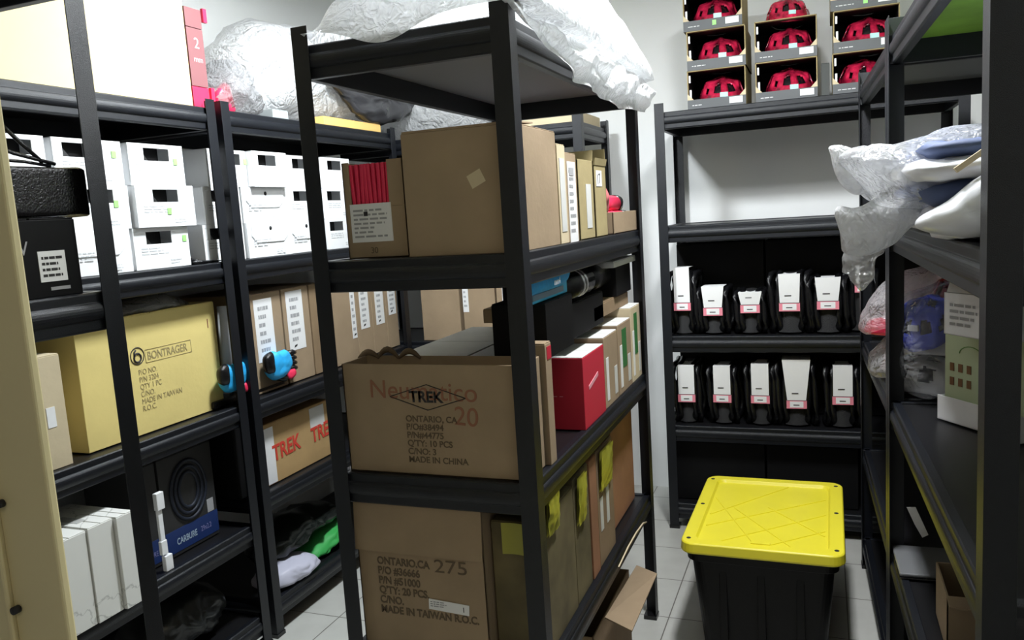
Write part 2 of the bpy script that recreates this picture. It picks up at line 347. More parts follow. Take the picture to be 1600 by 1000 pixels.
# ------------------------------------------------------------ top of A/B
o,d=cbox('huge cream carton on top of the left rack, reaching out of the picture',-2.40,-1.945,1.10,2.185,1.918,.52,cream,name='cream_carton')
lines(o,d,'R',.75,.30,.2,.08,3,mat('faint_print',(.80,.72,.52),.8))
th=thing('red_carton','narrow pink and red carton standing beside the huge cream carton','box',(-2.05,2.235,1.918))
mb=MB(); mb.box(-.10,-.038,.075,.10,.038,.265); mb.build('pink_panel',pink,th,bevel=.001)['label']='faded pink printed upper panel'
mb=MB(); mb.box(-.10,-.038,0,.10,.038,.073); mb.build('red_base',redp,th,bevel=.001)['label']='bright red lower panel'
mb=MB(); mb.box(-.10,-.038,.267,.10,.038,.33); mb.build('pink_lid',pink,th,bevel=.001)
mb=MB(); mb.box(.10,.038,.29,.11,.055,.335); mb.box(.10,.038,0,.11,.055,.075); mb.build('side_tab',redp,th)
text(th,(.2,.076,.3),'R',.028,.20,'2',.05,mat('pale_pink_ink',(.8,.5,.5),.6))
text(th,(.2,.076,.3),'R',.020,.155,'mm',.028,mat('pale_pink_ink',(.8,.5,.5),.6))
# pillow / crumpled shapes
def pillow(outline,origin,ua,va,thick,mats,name,parent=None,rings=9,seg=6,wr=.008,wf=14,seed=0,flat=2.0,mfun=None):
    ua=Vector(ua).normalized(); va=Vector(va).normalized(); na=ua.cross(va); O=Vector(origin)
    pts=[]
    n=len(outline)
    for i in range(n):
        p0,p1,p2,p3=[Vector(outline[(i+k-1)%n]) for k in range(4)]
        for s in range(seg):
            t=s/seg; pts.append(.5*((2*p1)+(-p0+p2)*t+(2*p0-5*p1+4*p2-p3)*t*t+(-p0+3*p1-3*p2+p3)*t**3))
    N=len(pts); c=sum(pts,Vector((0,0)))/N
    vs=[];fs=[];mi=[]
    def P(q,h):
        b=O+ua*q.x+va*q.y+na*h
        k=noise.noise_vector(b*wf+Vector((seed*7.1,0,seed)))
        rid=abs(noise.noise(b*wf*1.7+Vector((seed,3,1))))
        return b+k*wr+na*(rid*wr*1.5*(1 if h>=0 else -1))
    for side in (1,-1):
        base=len(vs); vs.append(P(c,side*thick/2))
        for r in range(1,rings+1):
            f=r/rings; hh=thick/2*(1-f**flat)**.5 if r<rings else 0
            if side==-1 and r==rings: break
            for p in pts: vs.append(P(c+(p-c)*f,side*hh))
        def idx(r,i):
            if r==0: return base
            if side==-1 and r==rings: return 1+(rings-1)*N+i
            return base+1+(r-1)*N+i
        for i in range(N):
            j=(i+1)%N; fs.append((idx(0,0),idx(1,i),idx(1,j)))
            for r in range(1,rings): fs.append((idx(r,i),idx(r+1,i),idx(r+1,j),idx(r,j)))
    mb=MB(); mb.add(vs,fs,0,True)
    if mfun: mb.m=[mfun(sum((Vector(mb.v[i]) for i in f),Vector())/len(f)) for f in mb.f]
    ori=O+ua*c.x+va*c.y
    mb.v=[tuple(Vector(v)-ori) for v in mb.v]
    return mb.build(name,mats,parent,ori)
# plastic wrapped things on the left racks (plane y-z, normal +x)
o=pillow([(2.33,1.925),(2.36,2.06),(2.43,2.12),(2.50,2.07),(2.56,2.01),(2.57,1.925)],(-2.02,0,0),(0,1,0),(0,0,1),.20,clearg,'polythene_bag',wr=.016,wf=22,seed=2)
tag(o,'crumpled grey-clear polythene bag on the left rack above the paired posts','plastic bag')
o,d=cbox('small flat grey box on the left rack top right of the crumpled grey bag',-2.05,-1.93,2.585,2.68,1.918,.035,mat('grey_box_card',(.33,.36,.36),.6),name='flat_box')
o=pillow([(2.62,1.925),(2.56,2.10),(2.66,2.28),(2.86,2.36),(3.2,2.33),(3.5,2.22),(3.56,2.05),(3.50,1.925),(3.1,1.93)],(-2.17,0,0),(0,1,0),(0,0,1),.42,plas,'polythene_bundle',wr=.022,wf=9,seed=5,flat=3,rings=14)
tag(o,'huge white polythene bundle on the left rack top behind the middle rack','plastic bag')
o=pillow([(2.97,2.13),(3.25,2.17),(3.6,2.16),(3.86,2.11),(3.7,2.03),(3.38,1.955),(3.2,1.97),(3.05,2.05)],(-1.925,0,0),(0,1,0),(0,0,1),.08,mat('black_wrapped_film',(.05,.05,.055),.25),'black_bundle',wr=.012,wf=20,seed=8)
tag(o,'shiny black wrapped bundle against the huge white polythene on the left rack top','bundle')
o=pillow([(2.34,1.925),(2.34,1.99),(2.39,2.03),(2.42,1.97),(2.42,1.925)],(-1.98,0,0),(0,1,0),(0,0,1),.05,redp,'red_pouch',wr=.006,seed=3)
tag(o,'small red pouch behind the paired posts beside the pink carton','pouch')
o,d=cbox('orange-yellow flat carton edge under the black wrapped bundle',-1.97,-1.915,2.90,3.36,1.918,.035,orangeb,name='flat_box')
o=pillow([(-2.2,1.90),(-2.2,2.25),(-1.9,2.38),(-1.5,2.28),(-1.3,2.10),(-1.25,1.90)],(0,3.85,0),(1,0,0),(0,0,1),.34,plas,'polythene_bundle',wr=.02,wf=9,seed=6,flat=3)
tag(o,'white polythene bundle on the back corner rack behind the large plain carton','plastic bag')
o,d=cbox('beige flat carton on top of the back corner rack',-1.30,-1.02,3.60,3.95,1.895,.05,kraftl,name='flat_box')
# ------------------------------------------------------------ near-left rack contents
o,d=cbox('black carton with a white barcode label on the near left rack',-1.62,-1.300,.93,1.115,1.405,.142,blackc,name='black_carton')
sticker(o,d,'R',.100,.028,.055,.055,paper); lines(o,d,'R',.106,.034,.043,.042,4,ink)
sticker(o,d,'R',.118,.012,.04,.006,inkg,'printed_stripe'); text(o,d,'R',.03,.078,'2W',.035,inkg)
mb=MB(); mb.grid(lambda u,v:(math.copysign(abs(math.cos(2*PI*u))**.18,math.cos(2*PI*u))*.085*(1-.5*abs(2*v-1)**14),math.copysign(abs(math.sin(2*PI*u))**.18,math.sin(2*PI*u))*.152*(1-.12*abs(2*v-1)**14),.0455+.0455*math.sin((v-.5)*PI)+.003*noise.noise(Vector((u*9,v*5,0)))),48,16,wrapu=True)
o=mb.build('black_bag',rubber,None,(-1.385,1.013,1.549)); tag(o,'soft black bag lying on the barcode-labelled carton on the near left rack','bag')
mb=MB(); mb.tube([(-.0,-.055,.015),(0,-.02,.004),(0,.02,-.004),(0,.06,-.012)],.0035,8); mb.tube([(0,-.10,-.012),(0,-.05,-.008),(0,0,-.010),(0,.05,-.016)],.003,8)
mb.tube([(0,-.035,.052),(0,.0,.02),(0,.035,-.01)],.0038,8); 
mb.build('carry_strap',rubber,o,(.07,.03,.108))
# ------------------------------------------------------------ rack A level .90
o,d=cbox('pale carton with a white corner tag, cut off by the beige door frame',-2.30,-1.935,1.25,1.555,.897,.31,kraftl)
sticker(o,d,'R',.245,.115,.026,.055,paper,label='white tag')
o,d=cbox('big yellow carton with a round logo on the left rack',-2.36,-1.972,1.640,2.205,.897,.372,yelk,name='yellow_carton')
D=d
# round logo + outlined word, stamped lines
mb=MB(); 
for rr,wd in ((.026,.0016),(.0135,.003)):
    pts=[(math.cos(2*PI*k/28)*rr,math.sin(2*PI*k/28)*rr-(0 if rr>.02 else .006),0) for k in range(28)]; mb.tube(pts,wd,6,closed=True)
mb.tube([(-.0125,-.006,0),(-.011,.012,0),(-.004,.019,0)],.003,6)
l=mb.build('round_logo',ink,o); l.matrix_local=onface(o,D,'R',.212,.245,.0005)
faint=mat('faint_stamp_ink',(.36,.29,.13),.8)
text(o,D,'R',.250,.226,'BONTRAGER',.036,faint,bold=.0004,sx=.80)
mb=MB(); W_,H_=.195,.040
for a,b in (((0,0),(W_,0)),((W_,0),(W_,H_)),((W_,H_),(0,H_)),((0,H_),(0,0))): mb.tube([(*a,0),(*b,0)],.0009,4)
l=mb.build('logo_frame',faint,o); l.matrix_local=onface(o,D,'R',.243,.218,.0005)
text(o,D,'R',.208,.185,"P/O NO.\nP/N 3204\nQTY 1 PC\nC/NO.\nMADE IN TAIWAN\nR.O.C.",.024,faint,sx=.85)
text(o,D,'R',.515,.285,'1',.045,redm)
o=pillow([(1.75,1.262),(1.78,1.30),(1.90,1.315),(2.04,1.318),(2.12,1.29),(2.13,1.262)],(-2.05,0,0),(0,1,0),(0,0,1),.16,clearg,'polythene_bag',wr=.01,wf=20,seed=9)
tag(o,'crumpled grey polythene lying on the big yellow carton','plastic bag')
mb=MB(); mb.tube([(0,0,0),(0,0,.34)],.020,16); o=mb.build('mailing_tube',mat('grey_white_tube',(.6,.62,.64),.4),None,(-2.02,2.285,.90),(R(-3),R(0),0)); tag(o,'pale upright tube between the yellow carton and the paired posts','tube')
# blue gloves
def glove(label,y,z,s=1,rotz=0):
    th=thing('cycling_glove',label,'glove',(-1.935,y,z),rotz,'blue cycling gloves on the left rack')
    o=pillow([(-.06*s,.0),(-.075*s,.06*s),(-.04*s,.098*s),(.0,.09*s),(.045*s,.095*s),(.072*s,.06*s),(.06*s,.02*s),(.01*s,-.01*s)],(0,0,.004),(0,1,0),(0,0,1),.05,blue,'palm',th,wr=.004,seed=y,flat=3)
    for k in range(4):
        mb=MB(); yy=(.074-.0*k)*s; zz=(.018+.020*k)*s
        mb.tube([(0,yy-.02,zz),(.006,yy+.01,zz+.002),(.004,yy+.026,zz-.002)],[.012*s,.011*s,.008*s],8); mb.build('finger',rubber,th)
    mb=MB(); mb.tube([(0,-.02*s,0),(.008,.02*s,-.012*s),(.004,.055*s,-.004*s)],[.010,.011,.008],8); mb.build('thumb',rubber,th)
    o=pillow([(-.085*s,.03),(-.088*s,.085*s),(-.05*s,.102*s),(-.045*s,.06*s),(-.05*s,.02)],(0.008,0,.004),(0,1,0),(0,0,1),.04,rubber,'cuff',th,wr=.003,seed=y+2)
    o=pillow([(.03*s,-.012),(.03*s,.012),(.075*s,.018),(.085*s,-.006),(.05*s,-.02)],(0.012,0,.0),(0,1,0),(0,0,1),.02,redp,'red_trim',th,wr=.002,seed=y+4); o['label']='red trim'
glove('bright blue and black glove just left of the paired posts',2.225,.955,.92)
glove('bright blue and black glove with red trim just right of the paired posts',2.475,.945,1)
mb=MB(); mb.box(-.10,-.10,0,.08,.30,.028); o=mb.build('black_pouch',rubber,None,(-2.04,2.24,.897),bevel=.008); tag(o,'flat black pouch under the two blue gloves','pouch')
# labelled cartons on B
G2='cartons with tall white labels'
def lcart(label,y0,y1,z,h,lab,m=kraft,x=-1.96,x2=-2.32,group=G2,lw=None):
    o,d=cbox(label,x2,x,y0,y1,z,h,m,group=group)
    u,v,su,sv=lab
    sticker(o,d,'R',u,v,su,sv,paper); lines(o,d,'R',u+su*.2,v+sv*.12,su*.6,sv*.8,6,inkg)
    mb=MB(); mb.prism([(0,0),(.018,.004),(.022,.012),(.006,.010)],2,0,.0004); q=mb.build('printed_mark',ink,o); q.matrix_local=onface(o,d,'R',u+su*.25,v+.01,.0014)
    return o,d
lcart('tall carton with white label just right of the paired posts, behind the blue glove',2.36,2.555,.897,.372,(.035,.115,.105,.235))
lcart('tall carton with white label, second to the right of the paired posts',2.565,2.735,.897,.372,(.022,.125,.105,.235))
lcart('tall plain-fronted carton left of the front left post of the middle rack',2.745,2.86,.897,.372,(.08,.2,.02,.1),kraftd)
lcart('tall carton seen just right of the front left post, under the middle rack shelf',2.875,3.08,.897,.335,(.165,.10,.036,.22),kraft)
lcart('tall carton with white label, second seen right of the front left post',3.085,3.215,.897,.335,(.03,.13,.075,.19),kraft)
lcart('tall carton with white label, third seen right of the front left post',3.22,3.345,.897,.335,(.03,.13,.075,.19),kraft)
lcart('tall carton with white label in the far left corner, last of the left rack',3.35,3.455,.897,.335,(.02,.16,.07,.16),kraft)
# D cartons facing -y
G3='cartons on the back corner rack'
for (a,b,h,lab,tx) in ((-1.885,-1.675,.31,None,'tall plain carton on the back corner rack beside a dark gap'),(-1.655,-1.485,.31,(.0,.14,.03,.14),'plain carton on the back corner rack above the open box'),(-1.475,-1.345,.30,(.03,.12,.09,.17),'carton with white label on the back corner rack, left of the front right post')):
    o,d=cbox(tx,a,b,3.57,3.93,.90,h,kraft,group=G3)
    if lab: sticker(o,d,'F',*lab,paper); lines(o,d,'F',lab[0]+lab[2]*.2,lab[1]+.02,lab[2]*.6,lab[3]*.8,5,inkg)
o,d=cbox('dark carton on the back corner rack behind the blue glove packet',-1.33,-1.06,3.60,3.95,.90,.30,kraftd,group=G3)
for i,(a,b) in enumerate(((-1.62,-1.42),(-1.40,-1.22),(-1.21,-1.06))):
    o,d=cbox(['grey-white box on the upper back corner shelf behind the plain carton','grey-white box on the upper back corner shelf behind the middle rack post','grey-white box on the upper back corner shelf, nearest its right post'][i],a,b,3.60,3.9,1.405,[.28,.30,.27][i],greycard,name='grey_box')
    sticker(o,d,'F',.03,.05,.05,.18,paper)
# ------------------------------------------------------------ rack A level .46
G4='upright marbled white boxes'
for i,(y0,y1,h,x) in enumerate(((1.30,1.395,.262,-1.870),(1.398,1.506,.268,-1.865),(1.508,1.590,.272,-1.860),(1.592,1.652,.272,-1.848))):
    o,d=cbox(['upright white marbled box nearest the beige door frame','second upright white marbled box from the beige door frame','third upright white marbled box from the beige door frame','narrow upright white box beside the near left post'][i],x-.25,x,y0,y1,.462,h,whitem,name='marbled_box',group=G4)
    if i<3: sticker(o,d,'T',.10,.02,.09,.03,mat('grey_slot',(.45,.45,.43),.6),'slot_print')
mb=MB(); mb.box(0,0,.20,.016,.030,.255); mb.box(0,.004,.10,.010,.022,.20); mb.box(0,.0,.055,.013,.024,.10); mb.box(0,.006,.0,.016,.036,.050)
o=mb.build('white_bracket',white,None,(-1.94,1.812,.462),bevel=.002); tag(o,'white notched bracket standing right of the near left post','bracket')
G5='dark printed tyre cartons'
for i,(y0,y1) in enumerate(((1.79,1.875),(1.885,2.125))):
    o,d=cbox(['narrow dark printed carton with a blue foot beside the white bracket','wide dark printed carton with a blue foot and pale lettering'][i],-2.20,-1.985,y0,y1,.462,.335,mat('dark_print_card',(.022,.022,.022),.55),name='printed_carton',group=G5)
    sticker(o,d,'R',.001,.012,d[1]-.002,.075,blued,'blue_band',label='dark blue band')
    if i==1:
        text(o,d,'R',.045,.035,'CARBURE',.030,mat('pale_blue_ink',(.35,.45,.55),.6),n=.0014,bold=.0005,sx=.7); text(o,d,'R',.155,.038,'29x2.2',.026,mat('violet_ink',(.2,.2,.4),.6),n=.0014,sx=.7)
        sticker(o,d,'R',.195,.09,.03,.045,inkg,'qr_free_panel').name='spec_panel'
        mb=MB()
        for k in range(3): mb.tube([(math.cos(2*PI*q/26)*(.078-.018*k),math.sin(2*PI*q/26)*(.10-.02*k),0) for q in range(26)],.006,6,closed=True)
        q=mb.build('tyre_print',navy,o); q.matrix_local=onface(o,d,'R',.12,.20,.001)
    else: text(o,d,'R',.01,.035,'RBURE',.024,mat('violet_ink',(.2,.2,.4),.6),n=.0014,sx=.7)
# B level .545: red lettered cartons
o,d=cbox('carton with red slanted lettering low on the left rack, crossed by a white label strip',-2.30,-1.955,2.36,2.80,.545,.235,mat('tan_cardboard',(.46,.30,.13),.8,0,.08,9),name='lettered_carton')
sticker(o,d,'R',.01,.004,.055,.215,paper,label='white label strip'); sticker(o,d,'R',.30,.14,.10,.085,greycard,'label')
text(o,d,'R',.052,.085,'TREK',.085,mat('bright_red_ink',(.62,.05,.03),.7),n=.0015,bold=.002,sx=.85,rot=R(2)); text(o,d,'R',.30,.085,'TREK',.085,mat('bright_red_ink',(.62,.05,.03),.7),n=.0015,bold=.002,sx=.85,rot=R(2))
o,d=cbox('dark carton with a pale edge left of the red lettered carton',-2.30,-1.965,2.22,2.33,.545,.30,blackc); sticker(o,d,'R',.10,.03,.006,.15,greycard,'pale_edge')
# clothes low on B
def heap(label,name,outline,x,th,m,seed,cat='clothing',wr=.012,wf=16):
    o=pillow(outline,(x,0,0),(0,1,0),(0,0,1),th,m,name,wr=wr,wf=wf,seed=seed,flat=3); tag(o,label,cat); return o
heap('white folded garment in polythene on the lowest left shelf','folded_garment',[(2.33,.14),(2.36,.20),(2.47,.215),(2.60,.185),(2.62,.15),(2.5,.137)],-2.0,.19,mat('grey_white_cloth',(.55,.55,.66),.5),31)
heap('bright green folded garment on the lowest left shelf','folded_garment',[(2.60,.14),(2.64,.185),(2.78,.225),(2.90,.21),(2.90,.15),(2.7,.137)],-2.03,.16,greenf,32)
heap('black crumpled polythene bag above the green garment on the lowest left shelf','polythene_bag',[(2.40,.215),(2.45,.30),(2.62,.33),(2.85,.31),(2.92,.24),(2.7,.23)],-2.08,.22,mat('black_gloss_film',(.012,.016,.014),.25),33,'plastic bag',wr=.02)
heap('dark crumpled bag on the lowest left shelf left of the paired posts','polythene_bag',[(1.80,.125),(1.82,.24),(1.95,.30),(2.12,.27),(2.17,.16),(2.0,.122)],-2.10,.25,mat('dark_film',(.02,.022,.022),.3),34,'plastic bag',wr=.02)
# ------------------------------------------------------------ middle rack level 1.42
def openbox(label,x0,x1,y0,y1,z0,h,m,name='open_carton',t=.004,flaps=(),cat='open box',rot=0):
    w,d=x1-x0,y1-y0; th=thing(name,label,cat,((x0+x1)/2,(y0+y1)/2,z0),rot)
    mb=MB(); a,b=w/2,d/2
    mb.box(-a,-b,0,a,b,t); mb.box(-a,-b,0,a,-b+t,h); mb.box(-a,b-t,0,a,b,h); mb.box(-a,-b,0,-a+t,b,h); mb.box(a-t,-b,0,a,b,h)
    mb.build('body',m,th,bevel=.0008)
    for f,L,ang in flaps:   # ang 0 = upright, 90 = folded flat outward, 180 hanging down
        q=MB(); 
        W_=(w if f in 'FB' else d)
        q.box(0,0,-t/2,W_,L,t/2); fo=q.build('flap',m,th)
        fm=face(f,w,d,h); fm=fm@Matrix.Translation((0,h,0))@Matrix.Rotation(R(ang),4,'X'); fo.matrix_local=fm
    return th,(w,d,h)
th=thing('red_packet_carton','cut-open carton of red packets with a white label, middle rack front','open box',(-.958,1.79,1.42))
w,dd,h=.160,.33,.222; a=w/2; mb=MB(); t=.004
mb.box(-a,-dd/2,0,a,dd/2,t); mb.box(-a,-dd/2,0,-a+t,dd/2,h); mb.box(a-t,-dd/2,0,a,dd/2,h); mb.box(-a,dd/2-t,0,a,dd/2,h)
mb.box(-a,-dd/2,0,a,-dd/2+t,.118); mb.box(-a,-dd/2,.118,-a+.018,-dd/2+t,h); mb.box(a-.042,-dd/2,.118,a,-dd/2+t,h)
mb.build('body',kraft,th,bevel=.0008)
sticker(th,(w,dd,h),'F',.014,.038,.108,.088,paper); lines(th,(w,dd,h),'F',.022,.046,.09,.07,7); sticker(th,(w,dd,h),'F',.05,.098,.010,.010,ink,'printed_mark',n=.001)
text(th,(w,dd,h),'F',.06,.012,'30',.02,inkb)
for k in range(9):
    q=MB(); q.box(-.0045,-.004,0,.0045,.09,.112); q.build('red_packet',redp,th,(-.056+.0112*k,-dd/2+.008,.105),(0,R(random.uniform(-3,3)),0),bevel=.002)
q=MB(); q.box(-.07,-.10,0,.07,.10,.012); q.build('packet_liner',greycard,th,(0,.03,.208))
o,D=cbox('large plain carton behind the front right post of the middle rack',-.865,-.600,1.60,1.885,1.42,.272,kraft,name='plain_carton')
q=sticker(o,D,'F',.165,.14,.035,.03,kraftl,'scuff_mark',rot=R(25),t=.0004)
mb=MB(); mb.box(-.13,-.004,0,.13,.13,.003); q=mb.build('flap',kraft,o,(0,-.136,.272),(R(3),0,0)); 
G6='narrow cartons in the row behind the large plain carton'
o,d=cbox('narrow pale carton next behind the large plain carton',-.90,-.602,1.90,1.965,1.42,.245,kraftl,group=G6); sticker(o,d,'R',.012,.03,.04,.18,greycard)
o,d=cbox('narrow carton with a long white printed label in the middle rack',-.90,-.604,1.97,2.065,1.42,.228,kraft,group=G6); sticker(o,d,'R',.012,.0,.07,.205,paper); lines(o,d,'R',.022,.02,.05,.17,9); sticker(o,d,'R',.025,.17,.04,.02,inkg,'printed_mark',n=.001)
th,d=openbox('olive open carton behind the long white label, its top torn',-.88,-.603,2.075,2.225,1.42,.215,olive,flaps=(('B',.03,15),)); sticker(th,d,'R',.07,.03,.05,.12,greycard)
th,d=openbox('olive open carton marked 17 on a pale tag',-.88,-.602,2.235,2.365,1.42,.205,olive,flaps=(('B',.05,0),('R',.02,12))); sticker(th,d,'R',.02,.145,.06,.045,paper,'tag'); text(th,d,'R',.025,.150,'17',.04,ink,rot=R(8),n=.0015)
o=pillow([(-.06,0),(-.055,.12),(0,.15),(.05,.12),(.06,0),(0,-.01)],(-.64,2.40,1.47),(0,1,0),(0,0,1),.05,mat('dull_red_cloth',(.5,.14,.14),.6),'red_cloth',wr=.006,seed=12); tag(o,'dull red cloth sticking up behind the carton marked 17','cloth')
th,d=openbox('low tray carton holding red rolls at the far end of the middle rack',-.88,-.600,2.43,2.772,1.42,.068,kraft,name='tray_carton')
for i,(y,z,x) in enumerate(((2.60,1.465,-.640),(2.60,1.465,-.705),(2.585,1.515,-.655),(2.58,1.510,-.72))):
    r=thing('red_roll',['lower red roll with black cap on the aisle side of the tray carton','lower red roll with black cap on the inner side of the tray carton','upper red roll with black cap on the aisle side of the tray carton','upper red roll with black cap on the inner side of the tray carton'][i],'roll',(x,y,z),0,'red rolls in the tray carton')
    mb=MB(); mb.tube([(-.13,0,0),(.05,-.004,0)],.027,16); mb.tube([(-.05,0,0),(-.045,0,0)],.0285,16); mb.build('roll',redp,r,rot=(0,0,R(87)))
    mb=MB(); mb.tube([(.051,-.004,0),(.085,-.004,.004),(.12,-.0,-.01)],[.029,.024,.016],16); mb.build('end_cap',blackg,r,rot=(0,0,R(87)))
# ------------------------------------------------------------ middle rack level .912
th,D=openbox('brown stamped carton with a black diamond logo at the front of the middle rack',-1.072,-.612,1.602,1.715,.912,.262,kraft,name='stamped_carton')
mb=MB()
q=MB()
for a_,b_ in (((-.097,0),(0,.030)),((0,.030),(.097,0)),((.097,0),(0,-.030)),((0,-.030),(-.097,0))): q.tube([(*a_,0),(*b_,0)],.0011,5)
l=q.build('diamond_logo',ink,th); l.matrix_local=onface(th,D,'F',.222,.186,.0006)
text(th,D,'F',.176,.175,'TREK',.036,ink,bold=.001)
text(th,D,'F',.162,.128,"ONTARIO, CA\nP/O#38494\nP/N#44775\nQ'TY: 10 PCS\nC/NO: 3\nMADE IN CHINA",.0205,inkb,bold=.0004)
text(th,D,'F',.070,.183,'Neumatico',.062,redm,rot=R(-1),name='handwriting'); text(th,D,'F',.285,.125,'20',.062,redm,rot=R(-4),name='handwriting')
# torn rim pieces at the back
for x,hh in ((-.045,.015),(.01,.022),(.07,.018)):
    mb=MB(); mb.tube([(x+.06*k/8,0,-.006+hh*math.sin(PI*k/8)) for k in range(9)],[.003+.005*math.sin(PI*k/8) for k in range(9)],8); mb.build('torn_rim',inner,th,(-.205,.052,.262))
G7='closed cartons in the lower row of the middle rack'
o,d=cbox('flat-topped grey carton just behind the stamped carton, left one',-1.07,-.86,1.80,2.36,.912,.235,kraftd,top=greycard)
o,d=cbox('flat-topped grey carton just behind the stamped carton, right one',-.855,-.765,1.80,2.36,.912,.235,kraftd,top=greycard)
o,d=cbox('red carton with a white top in the middle rack',-.755,-.602,2.025,2.245,.912,.20,red,top=greycard,name='red_carton'); sticker(o,d,'R',.05,.10,.10,.012,mat('pale_red_print',(.8,.35,.4),.5),'print_stripe',rot=R(12)); lines(o,d,'F',.01,.09,.14,.004,1,mat('pale_red_print',(.8,.35,.4),.5))
o,d=cbox('tall thin tan carton beside the red carton, red print at its top',-.680,-.600,1.722,1.765,.912,.29,kraft,group=G7); sticker(o,d,'R',.01,.25,.03,.03,red,'red_print')
def gcart(label,y0,y1,h,green,m=kraft):
    o,d=cbox(label,-.92,-.604,y0,y1,.912,h,m,group=G7,top=greycard); w_=y1-y0
    if green: sticker(o,d,'R',w_*.30,h*.35,w_*.32,h*.55,greenc,'green_label',label='dark green label')
    sticker(o,d,'R',w_*.12,.02,w_*.16,h*.6,paper); sticker(o,d,'R',w_*.70,.02,w_*.2,h*.4,greycard)
gcart('carton with white labels just behind the red carton',2.255,2.42,.215,False,kraft)
gcart('carton with a dark green label, nearer of the two',2.43,2.61,.225,True,kraft)
gcart('carton with a dark green label, farther one at the rack end',2.62,2.765,.255,True,kraftl)
o,d=cbox('brown carton lying on the far cartons under the middle shelf',-1.00,-.64,2.30,2.75,1.167,.045,kraftd)
# things on top of those cartons
th=thing('glove_packet','bright blue glove packet hanging under the middle shelf','packet',(-.645,1.865,1.288),R(0))
mb=MB(); mb.box(-.012,-.16,0,.012,.16,.060); mb.build('card',mat('cyan_card',(.03,.58,.95),.35),th,bevel=.003)
q=pillow([(-.165,.030),(-.15,.062),(0,.066),(.16,.064),(.15,.040),(.08,.026),(-.10,.026)],(.018,0,0),(0,1,0),(0,0,1),.02,blue,'folded_glove',th,wr=.003,seed=41)
mb=MB(); mb.box(.012,-.12,.008,.0145,.12,.022); mb.build('window',mat('grey_blue_film',(.10,.22,.3),.3),th)
mb=MB(); mb.box(-.003,-.06,-.010,.003,.06,-.001); mb.build('hang_tag',paper,th)
text(th,(.034,.2,.08),'R',.06,.038,'mm4',.024,white,n=.026,name='printed_text')
for i,(y,z,x,L) in enumerate(((2.17,1.295,-.665,.12),(2.42,1.290,-.68,.12))):
    c=thing('black_canister',['black canister with silver bands next to the blue glove packet','black canister farther along under the middle shelf'][i],'canister',(x,y,z))
    mb=MB(); mb.tube([(0,-.11,0),(0,.11,0)],.040,20); mb.build('body',rubber,c,(0,0,0))
    if i==0:
        for k in (-.01,.02): 
            mb=MB(); mb.tube([(0,k,0),(0,k+.016,0)],.0415,20); mb.build('silver_band',mat('polished_silver',(.8,.8,.82),.25,.6),c)
o,d=cbox('dark carton under the blue glove packet and the black canisters',-.76,-.62,1.80,2.02,1.150,.136,blackc,name='dark_carton')
o,d=cbox('dark long carton under the black canisters',-.76,-.64,2.045,2.41,1.152,.098,blackc,name='dark_carton')
o,d=cbox('flat grey-white packet lying under the middle shelf at its far end',-.80,-.61,2.45,2.76,1.315,.020,greycard,name='flat_packet')
o,d=cbox('black shoe-size box under the flat grey-white packet',-.86,-.63,2.55,2.76,1.214,.10,blackc,name='black_carton')
# ------------------------------------------------------------ middle rack level .47
th,D=openbox('brown stamped carton with its front flap folded down, lowest in the middle rack',-1.072,-.735,1.600,1.93,.47,.372,kraft,name='stamped_carton',flaps=(('F',.125,176),))
text(th,D,'F',.052,.212,"ONTARIO,CA\nP/O #36666\nP/N #51000\nQ'TY: 20 PCS.\nC/NO.\nMADE IN TAIWAN R.O.C.",.0262,inkb,bold=.0008,sx=.88)
sticker(th,D,'F',.185,.112,.105,.026,paper,n=.001,rot=R(-3)); lines(th,D,'F',.190,.118,.05,.016,3,inkg,n=.0024); text(th,D,'F',.272,.114,'1',.018,ink,n=.0026)
text(th,D,'F',.205,.206,'275',.046,inkb,name='handwriting',sx=1.3)
mb=MB(); mb.box(-.165,-.160,.36,.165,.16,.364); mb.build('inner_flap',kraftd,th)
def film_patch(y,z,w,h,x,label,m=yg):
    mb=MB(); mb.grid(lambda u,v:(.006*math.sin(PI*u)*math.sin(PI*v)+.004*noise.noise(Vector((u*5,v*7,y*9))),(u-.5)*w,(v)*h),14,14); mb.grid(lambda u,v:(-.006,(u-.5)*w,v*h),2,2)
    o=mb.build('yellow_packet',m,None,(x,y,z),(0,R(3),0)); tag(o,label,'packet','yellow packets low in the middle rack')
o,d=cbox('murky green-brown carton behind the lowest stamped carton',-.73,-.61,1.64,1.90,.47,.33,ygd)
film_patch(1.72,.75,.08,.09,-.602,'yellow-green packet beside the flap of the lowest stamped carton')
mb=MB(); mb.grid(lambda u,v:((u-.5)*.055,.004*math.sin(PI*u)-.004,(v)*.075),8,8); o=mb.build('yellow_packet',yg,None,(-.672,1.632,.725)); tag(o,'yellow-green packet against the front of the murky carton, left of the front right post','packet','yellow packets low in the middle rack')
o,d=cbox('brown carton with a yellow packet behind the front right post, low level',-.95,-.612,1.91,2.05,.47,.345,ygd)
film_patch(1.96,.68,.07,.13,-.604,'yellow packet just right of the front right post, low level')
o,d=cbox('brown carton between two yellow packets, low level of the middle rack',-.95,-.61,2.06,2.13,.47,.345,redbr)
o,d=cbox('brown carton under the second yellow packet, low level of the middle rack',-.95,-.612,2.14,2.32,.47,.345,kraftd); film_patch(2.22,.69,.13,.12,-.604,'broad yellow packet in the middle of the low row')
sticker(o,d,'R',.02,.10,.03,.10,greycard); sticker(o,d,'R',.09,.10,.03,.11,greycard)
o,d=cbox('reddish-brown carton at the far end of the low row',-.95,-.64,2.42,2.72,.47,.345,redbr)
